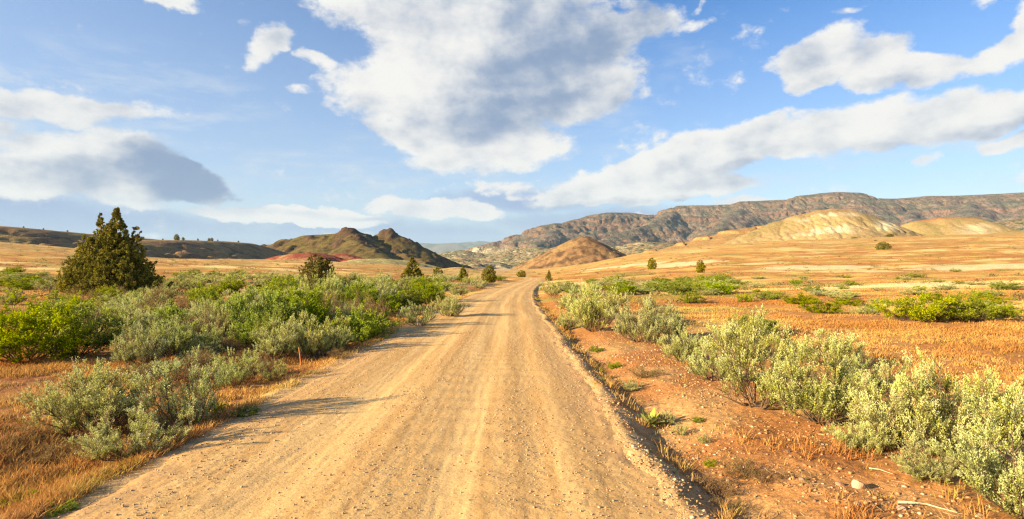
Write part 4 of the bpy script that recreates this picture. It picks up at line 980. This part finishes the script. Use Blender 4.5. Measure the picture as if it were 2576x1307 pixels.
# ------------------------------------------------------------------ grass, scrub, gravel, pebbles: uncountable
def build_grass():
    global rng
    rng = np.random.default_rng(21)
    def region(n, y0, y1, umax, side, p=1.0):
        y = np.exp(rng.uniform(np.log(y0), np.log(y1), n)); u = rng.uniform(0, umax, n)
        x = side * u * y
        return x, y
    X, Y = [], []
    for (n, y0, y1, um, s) in ((104000, 2.6, 14, 1.5, -1), (54000, 14, 60, 1.5, -1), (46000, 2.6, 14, 1.5, 1), (96000, 14, 60, 1.5, 1), (18000, 60, 200, 1.5, 1), (12000, 60, 200, 1.5, -1)):
        x, y = region(n, y0, y1, um, s); X.append(x); Y.append(y)
    x = np.concatenate(X); y = np.concatenate(Y)
    # verge strips hugging the road
    n = 30000; yv = np.exp(rng.uniform(np.log(2.5), np.log(45), n)); sd_ = rng.choice([-1, 1], n); xv = road_x(yv) + sd_ * (2.62 + np.abs(rng.normal(0, .35, n)) + .1 * (sd_ > 0))
    x = np.concatenate([x, xv]); y = np.concatenate([y, yv])
    verge = np.arange(len(x)) >= len(x) - n
    xr = x - road_x(y)
    cl = fbm(x / 1.1, y / 1.1, 3, 401); cl2 = fbm(x / 5, y / 3.5, 3, 402)
    prob = np.clip(0.55 + 2.0 * cl + 1.7 * cl2, 0.05, 1)
    bank = (xr > 2.9) & (xr < 7.5 + 1.5 * cl2) & (y < 24)
    prob = np.where(bank, prob * 0.06 + 0.2 * (cl > .25), prob); prob = np.where((xr > 2.4) & (xr < 3.6), prob * .35, prob)
    ok = ((xr < -2.55) | (xr > 2.72)) & (rng.uniform(0, 1, len(x)) < prob)
    x, y, xr, bank, cl, cl2, verge = x[ok], y[ok], xr[ok], bank[ok], cl[ok], cl2[ok], verge[ok]
    # each seed point grows a tuft of blades
    hh = rng.uniform(.6, 1.4, len(x)); sel = rng.uniform(0, 1, len(x)) < .5; x, y, xr, bank, cl, cl2, verge, hh = x[sel], y[sel], xr[sel], bank[sel], cl[sel], cl2[sel], verge[sel], hh[sel]
    K = 14; n = len(x); d = np.hypot(x, y)
    ix = np.repeat(np.arange(n), K); m = len(ix); dd = d[ix]
    sp = 0.028 + 0.0018 * dd
    bx = x[ix] + rng.normal(0, 1, m) * sp; by = y[ix] + rng.normal(0, 1, m) * sp
    bxr = bx - road_x(by); good = (np.abs(bxr) > 2.5); ix = ix[good]; bx = bx[good]; by = by[good]; dd = dd[good]; sp = sp[good]; m = len(ix)
    h = hh[ix] * rng.uniform(.04, .17, m) * np.where((bx < 0) & (dd < 18), .6, 1) * (1 - .35 * sstep(12, 40, dd)) * (1 + .5 * cl[ix]) * np.where(bank[ix], .6, 1) * np.where((bx > 2) & (dd > 8), .48, 1) * np.where(verge[ix], .5, 1) * (1 + 0.25 * (xr[ix] > 4))
    wd = (0.0020 + 0.00030 * dd) * rng.uniform(.6, 1.3, m)
    a = rng.uniform(0, 2 * pi, m); lean = rng.normal(0, .30, (m, 2)) + np.stack([bx - x[ix], by - y[ix]], -1) / sp[:, None] * .32 + np.array([.10, .0])
    P = np.stack([bx, by, gz(bx, by, True) - .01], -1)
    s = np.stack([np.cos(a) * wd, np.sin(a) * wd, np.zeros(m)], -1)
    T = P + np.stack([lean[:, 0] * h, lean[:, 1] * h, h], -1)
    M_ = P * .45 + T * .55 + np.stack([-lean[:, 0] * h * .15, -lean[:, 1] * h * .15, h * .03], -1)
    V = np.stack([P - s, P + s, M_ + s * .8, M_ - s * .8, T], 1).reshape(-1, 3)
    b0 = np.arange(m) * 5
    Q = np.stack([b0, b0 + 1, b0 + 2, b0 + 3], -1); Tr = np.stack([b0 + 3, b0 + 2, b0 + 4], -1)
    hue = rng.uniform(0, 1, m)
    base = patch_color(P[:, 0], P[:, 1])
    c1 = lerp3((0.60, 0.40, 0.16), (0.48, 0.24, 0.08), sstep(-0.3, .3, cl2[ix] + .5 * (hue - .5)))
    c1 = lerp3(c1, (0.33, 0.10, 0.035), .85 * (hue > .66 - .9 * cl2[ix]) * (1 - sstep(25, 60, dd)))
    c1 = lerp3(c1, (0.66, 0.42, 0.13), .7 * sstep(.05, .35, fbm(bx / 2.6, by / 2.0, 2, 407)))
    c1 = lerp3(c1, (0.27, 0.29, 0.05), .8 * ((cl[ix] < -.12) & (hue < .6)))
    gv = (verge[ix]) & (fbm(bx / .9, by / .9, 2, 405) > .12)
    c1 = lerp3(c1, (0.22, 0.28, 0.035), .8 * gv)
    c = lerp3(c1, base * 1.1, .40 + .5 * sstep(8, 35, dd)) * rng.uniform(.8, 1.2, (m, 1))
    o = mesh_obj('grass', V, Q, M_grass, tris=Tr, colors=np.repeat(c, 5, 0))
    tag(o, 'dry orange and straw coloured grass covering the land on both sides of the road', 'grass', kind='stuff')
build_grass()
def build_scrub():
    """low far clumps nobody could count, scattered over the plains"""
    global rng
    rng = np.random.default_rng(33)
    n = 9000
    y = np.exp(rng.uniform(np.log(30), np.log(400), n)); u = rng.uniform(-1.5, 1.5, n); x = u * y
    xr = x - road_x(y)
    pr = np.clip(.35 + 1.6 * fbm(x / 30, y / 16, 3, 411), .05, 1) * np.where(x > 0, .7, 1)
    ok = (np.abs(xr) > 4) & (rng.uniform(0, 1, n) < pr)
    x, y = x[ok], y[ok]; n = len(x); K = 40
    r = rng.uniform(.14, .50, n) * (1 + y / 260)
    ix = np.repeat(np.arange(n), K); m = len(ix)
    dr = rdir(m, 0.02, 1)
    P = np.stack([x[ix], y[ix], gz(x[ix], y[ix], False)], -1) + dr * (r[ix] * rng.uniform(.3, 1, m))[:, None] * np.array([1, 1, .7])
    L = r[ix] * rng.uniform(.22, .42, m); V, Fq = leaves(P, dr + rdir(m) * .8 + np.array([0, 0, .4]), L, L * .25)
    t = rng.uniform(0, 1, n)[ix]
    c = lerp3((0.12, 0.11, 0.035), (0.25, 0.19, 0.065), t); c = lerp3(c, (0.16, 0.21, 0.03), .8 * (rng.uniform(0, 1, n)[ix] > .75))
    o = mesh_obj('scrub', V, Fq, M_sage, colors=np.repeat(c * rng.uniform(.8, 1.2, (m, 1)), 4, 0))
    tag(o, 'low scrub dotted over the plains and slopes on both sides', 'scrub', kind='stuff')
build_scrub()
ICO = None
def ico():
    t = (1 + 5**.5) / 2
    v = np.array([(-1, t, 0), (1, t, 0), (-1, -t, 0), (1, -t, 0), (0, -1, t), (0, 1, t), (0, -1, -t), (0, 1, -t), (t, 0, -1), (t, 0, 1), (-t, 0, -1), (-t, 0, 1)], float)
    f = np.array([(0, 11, 5), (0, 5, 1), (0, 1, 7), (0, 7, 10), (0, 10, 11), (1, 5, 9), (5, 11, 4), (11, 10, 2), (10, 7, 6), (7, 1, 8), (3, 9, 4), (3, 4, 2), (3, 2, 6), (3, 6, 8), (3, 8, 9), (4, 9, 5), (2, 4, 11), (6, 2, 10), (8, 6, 7), (9, 8, 1)])
    return v / np.linalg.norm(v, axis=1)[:, None], f
def stones(name, x, y, z, r, col, label, kind='stuff', cat='gravel'):
    v, f = ico(); n = len(x)
    sc = rng.uniform(.6, 1.25, (n, 3)); sc[:, 2] *= .62
    P = v[None] * (1 + rng.uniform(-.2, .2, (n, 12, 1))) * sc[:, None] * r[:, None, None]
    a = rng.uniform(0, 2 * pi, n); ca, sa = np.cos(a)[:, None], np.sin(a)[:, None]
    X = P[..., 0] * ca - P[..., 1] * sa; Y = P[..., 0] * sa + P[..., 1] * ca
    V = np.stack([X + x[:, None], Y + y[:, None], P[..., 2] + z[:, None]], -1).reshape(-1, 3)
    T = (f[None] + (np.arange(n) * 12)[:, None, None]).reshape(-1, 3)
    o = mesh_obj(name, V, None, M_stone, tris=T, colors=np.repeat(col, 12, 0))
    return tag(o, label, cat, kind=kind)
def build_gravel():
    global rng
    rng = np.random.default_rng(5)
    n = 26000
    y = 2.4 + 16 * rng.uniform(0, 1, n) ** 1.5; xr = rng.uniform(-2.6, 2.55, n)
    lane = np.exp(-((xr + 1.0) / 0.42)**2) + np.exp(-((xr - 0.5) / 0.42)**2)
    keep = rng.uniform(0, 1, n) < np.clip(.12 + .75 * (1 - lane) * (0.6 + 1.2 * fbm(xr / .5, y / 1.5, 3, 501)), .04, 1)
    y, xr = y[keep], xr[keep]; n = len(y); x = xr + road_x(y)
    r = 0.0038 + 0.0085 * rng.uniform(0, 1, n) ** 4 + .0002 * y
    z = gz(x, y, False) + road_micro(xr, y) + .015 + r * .1
    t = rng.uniform(0, 1, n)
    c = lerp3((0.52, 0.36, 0.21), (0.40, 0.26, 0.15), t); c = lerp3(c, (0.60, 0.47, 0.32), .7 * (t > .9)); c = lerp3(c, (.24, .16, .11), .7 * (t < .05))
    stones('gravel', x, y, z, r, c, 'loose tan gravel strewn over the road surface')
    # berm stones and pebbles on the bank
    n = 44000; y = 2.6 + 16 * rng.uniform(0, 1, n) ** 1.4
    xr = np.where(rng.uniform(0, 1, n) < .18, 2.15 + np.abs(rng.normal(0, .42, n)), rng.uniform(2.9, 11, n)); x = xr + road_x(y)
    k = (rng.uniform(0, 1, n) < np.clip(.5 + 1.5 * fbm(x / 1.2, y / 1.2, 3, 503), .1, 1)); x, y, xr = x[k], y[k], xr[k]; n = len(x)
    r = 0.006 + 0.020 * rng.uniform(0, 1, n) ** 4; t = rng.uniform(0, 1, n)
    c = lerp3((0.46, 0.26, 0.13), (0.36, 0.17, 0.09), t); c = lerp3(c, (0.60, 0.45, 0.32), .8 * (t > .85)); c = lerp3(c, (.16, .11, .09), .8 * (t < .08))
    stones('pebbles', x, y, gz(x, y, True) + r * .15, r, c, 'pebbles scattered on the bare orange bank right of the road', cat='pebbles')
build_gravel()
def build_litter():
    global rng
    rng = np.random.default_rng(61)
    n = 5200; y = 2.6 + 20 * rng.uniform(0, 1, n) ** 1.4; sd_ = rng.choice([-1, 1], n, p=[.35, .65]); xr = sd_ * (2.7 + 8 * rng.uniform(0, 1, n)); x = xr + road_x(y)
    k = rng.uniform(0, 1, n) < np.clip(.5 + 1.8 * fbm(x / .9, y / .9, 3, 511), .05, 1); x, y = x[k], y[k]; n = len(x)
    a = rng.uniform(0, pi, n); L = rng.uniform(.03, .16, n); z = gz(x, y, True) + .008
    P0_ = np.stack([x, y, z], -1); P2_ = P0_ + np.stack([np.cos(a) * L, np.sin(a) * L, rng.uniform(0, .35, n) * L], -1); P1_ = (P0_ + P2_) / 2 + rng.normal(0, .12, (n, 3)) * L[:, None] * [1, 1, .3]
    w = .0012 + .00016 * y
    V, Fq = tubes(np.concatenate([P0_, P1_]), np.concatenate([P1_, P2_]), np.tile(w, 2), np.tile(w * .7, 2), 3)
    c = lerp3((0.55, 0.42, 0.27), (0.16, 0.09, 0.05), (rng.uniform(0, 1, n) > .55) * 1.0)
    o = mesh_obj('plant_litter', V, Fq, M_stone, colors=np.repeat(np.tile(c, (2, 1)), 6, 0)); tag(o, 'dead twigs and stalks littering the ground beside the road', 'litter', kind='stuff')
build_litter()
def rock(px, row, size, col, label, seed, flat=.7, pk=1.0):
    x, y = ground_point(px, row); r = np.random.default_rng(seed)
    import bmesh
    bm = bmesh.new(); bmesh.ops.create_icosphere(bm, subdivisions=3, radius=1)
    dirs = [Vector(r.normal(0, 1, 3)).normalized() for _ in range(9)]
    for v in bm.verts:
        for d_ in dirs:
            k = v.co.dot(d_)
            if k > .62: v.co -= d_ * (k - .62) * .92
        v.co.z *= flat * (1 + .5 * (pk - 1) * max(0, v.co.z)); v.co *= size * (1 + .02 * math.sin(v.co.x * 31 + v.co.y * 17))
    me = bpy.data.meshes.new('stone'); bm.to_mesh(me); bm.free(); me.materials.append(plain_mat('stone_' + str(seed), col, .9, 30 / size * .02, .25, .3, .004))
    o = bpy.data.objects.new('stone', me); COL.objects.link(o); o.location = (x, y, float(gz(x, y)) + size * .25); o.rotation_euler = (0, 0, r.uniform(0, 6))
    tag(o, label, 'stone')
rock(2162, 1228, .058, (0.46, 0.29, 0.20), 'pale pointed pink stone on the orange bank, largest there', 3, 1.0, 1.6)
rock(2115, 1222, .034, (0.42, 0.24, 0.17), 'smooth pinkish stone just left of the pale pointed one', 4)
rock(2160, 1276, .034, (0.42, 0.25, 0.18), 'flat pink stone below the pale pointed one near the bottom', 5, .5)
rock(2290, 1200, .03, (0.34, 0.17, 0.11), 'reddish stone on the bank left of the near sagebrush', 6)
rock(2020, 1214, .026, (0.20, 0.14, 0.12), 'dark small stone left of the smooth pinkish one', 7)
rock(1985, 1140, .03, (0.17, 0.12, 0.11), 'dark angular stone up the bank above the dry clumps', 8)
rock(1875, 1022, .05, (0.22, 0.13, 0.11), 'dark purple stone at the left foot of the leaning sagebrush', 9, .5)
rock(2270, 1282, .04, (0.50, 0.28, 0.20), 'broad pink stone lying above the pale fallen branch', 10, .45)
rock(465, 1247, .03, (0.56, 0.40, 0.26), 'tan stone on the gravel at the lower left of the road', 12, .7)
rock(955, 1218, .017, (0.75, 0.66, 0.56), 'whitish pebble alone in the middle of the road', 13, .6)
# pale fallen branch with a fork
def twig(name, pts, r0, mat, label, cat):
    P = []
    for px, row, up in pts:
        x, y = ground_point(px, row); P.append((x, y, float(gz(x, y)) + up))
    P = np.array(P); n = len(P) - 1
    V, Fq = tubes(P[:-1], P[1:], r0 * (1 - np.arange(n) / (n + 1)), r0 * (1 - (np.arange(n) + 1) / (n + 1)), 7)
    o = mesh_obj(name, V, Fq, mat, smooth=True); tag(o, label, cat); return o
M_dead = plain_mat('bleached_wood', (0.62, 0.44, 0.28), .9, 30, .2)
twig('dead_branch', [(2262, 1270, .02), (2300, 1276, .03), (2335, 1279, .022), (2370, 1287, .02), (2412, 1298, .012)], .012, M_dead, 'bleached forked branch lying on the orange bank at the bottom right', 'branch')
twig('dead_branch', [(2190, 1182, .02), (2215, 1190, .03), (2250, 1200, .015)], .006, M_dead, 'thin bleached twig on the bank above the longer fallen branch', 'branch')
# broad-leaved plant in the ditch
def broadleaf(px, row, wpx, label):
    global rng
    rng = np.random.default_rng(44)
    x, y = ground_point(px, row); w = wpx / F * y
    e = bpy.data.objects.new('broadleaf_plant', None); COL.objects.link(e); e.location = (x, y, float(gz(x, y)) - .01); tag(e, label, 'plant')
    for k in range(17):
        a = k * 2.4; up = .35 + .9 * k / 17; L = w * rng.uniform(.42, .62); n_ = 7
        t = np.linspace(0, 1, n_); r = L * t * cos(up * .9); z = L * (t * sin(up) - .35 * t * t * (1.3 - up)) + .01
        wd = .17 * L * np.sin(pi * np.clip(t * .92 + .06, 0, 1)) ** .8
        c = np.stack([cos(a) * r, sin(a) * r, z], -1); sd2 = np.array([-sin(a), cos(a), 0])
        V = np.concatenate([c - sd2 * wd[:, None] + [0, 0, .004], c - [0, 0, .006], c + sd2 * wd[:, None] + [0, 0, .004]])
        i = np.arange(n_ - 1); Fq = np.concatenate([np.stack([i, i + 1, i + 1 + n_, i + n_], -1), np.stack([i + n_, i + n_ + 1, i + 1 + 2 * n_, i + 2 * n_], -1)])
        mesh_obj('leaf', V, Fq, M_green, parent=e, colors=np.tile((0.34, 0.38, 0.08), (len(V), 1)), smooth=True)
broadleaf(1635, 1072, 78, 'yellow-green broad-leaved plant growing in the right ditch')
# thin reddish stake on the left verge
def stake(px, row, hpx, label):
    x, y = ground_point(px, row); h = hpx / F * y; z = float(gz(x, y)); zs = np.linspace(-.05, h, 7)
    P = np.stack([x - .03 * zs / h * 1.6 + 0 * zs, y + 0 * zs, z + zs], -1)
    V, Fq = tubes(P[:-1], P[1:], np.full(6, .016), np.array([.016] * 5 + [.010]), 6)
    o = mesh_obj('wooden_stake', V, Fq, plain_mat('stake_wood', (0.42, 0.15, 0.06), .9, 30, .3), smooth=True); tag(o, label, 'stake')
stake(757, 920, 46, 'thin reddish wooden stake standing on the left verge between two pale sagebrushes')

# ------------------------------------------------------------------ air
def haze():
    import bmesh
    me = bpy.data.meshes.new('haze'); bm = bmesh.new(); bmesh.ops.create_cube(bm, size=1); bm.to_mesh(me); bm.free()
    o = bpy.data.objects.new('haze', me); COL.objects.link(o)
    z0, z1 = -400.0, 1000.0
    o.scale = (64000, 64000, z1 - z0); o.location = (0, 0, (z0 + z1) / 2)
    m = bpy.data.materials.new('air'); m.use_nodes = True; m.node_tree.nodes.clear()
    out = m.node_tree.nodes.new('ShaderNodeOutputMaterial'); v = m.node_tree.nodes.new('ShaderNodeVolumePrincipled')
    v.inputs['Color'].default_value = (0.50, 0.72, 1.0, 1); v.inputs['Density'].default_value = 2.5e-5; v.inputs['Anisotropy'].default_value = 0.0
    m.node_tree.links.new(v.outputs[0], out.inputs['Volume']); me.materials.append(m)
    tag(o, kind='stuff')
HAZE = True
if HAZE: haze()
print('bushes scattered', cnt)
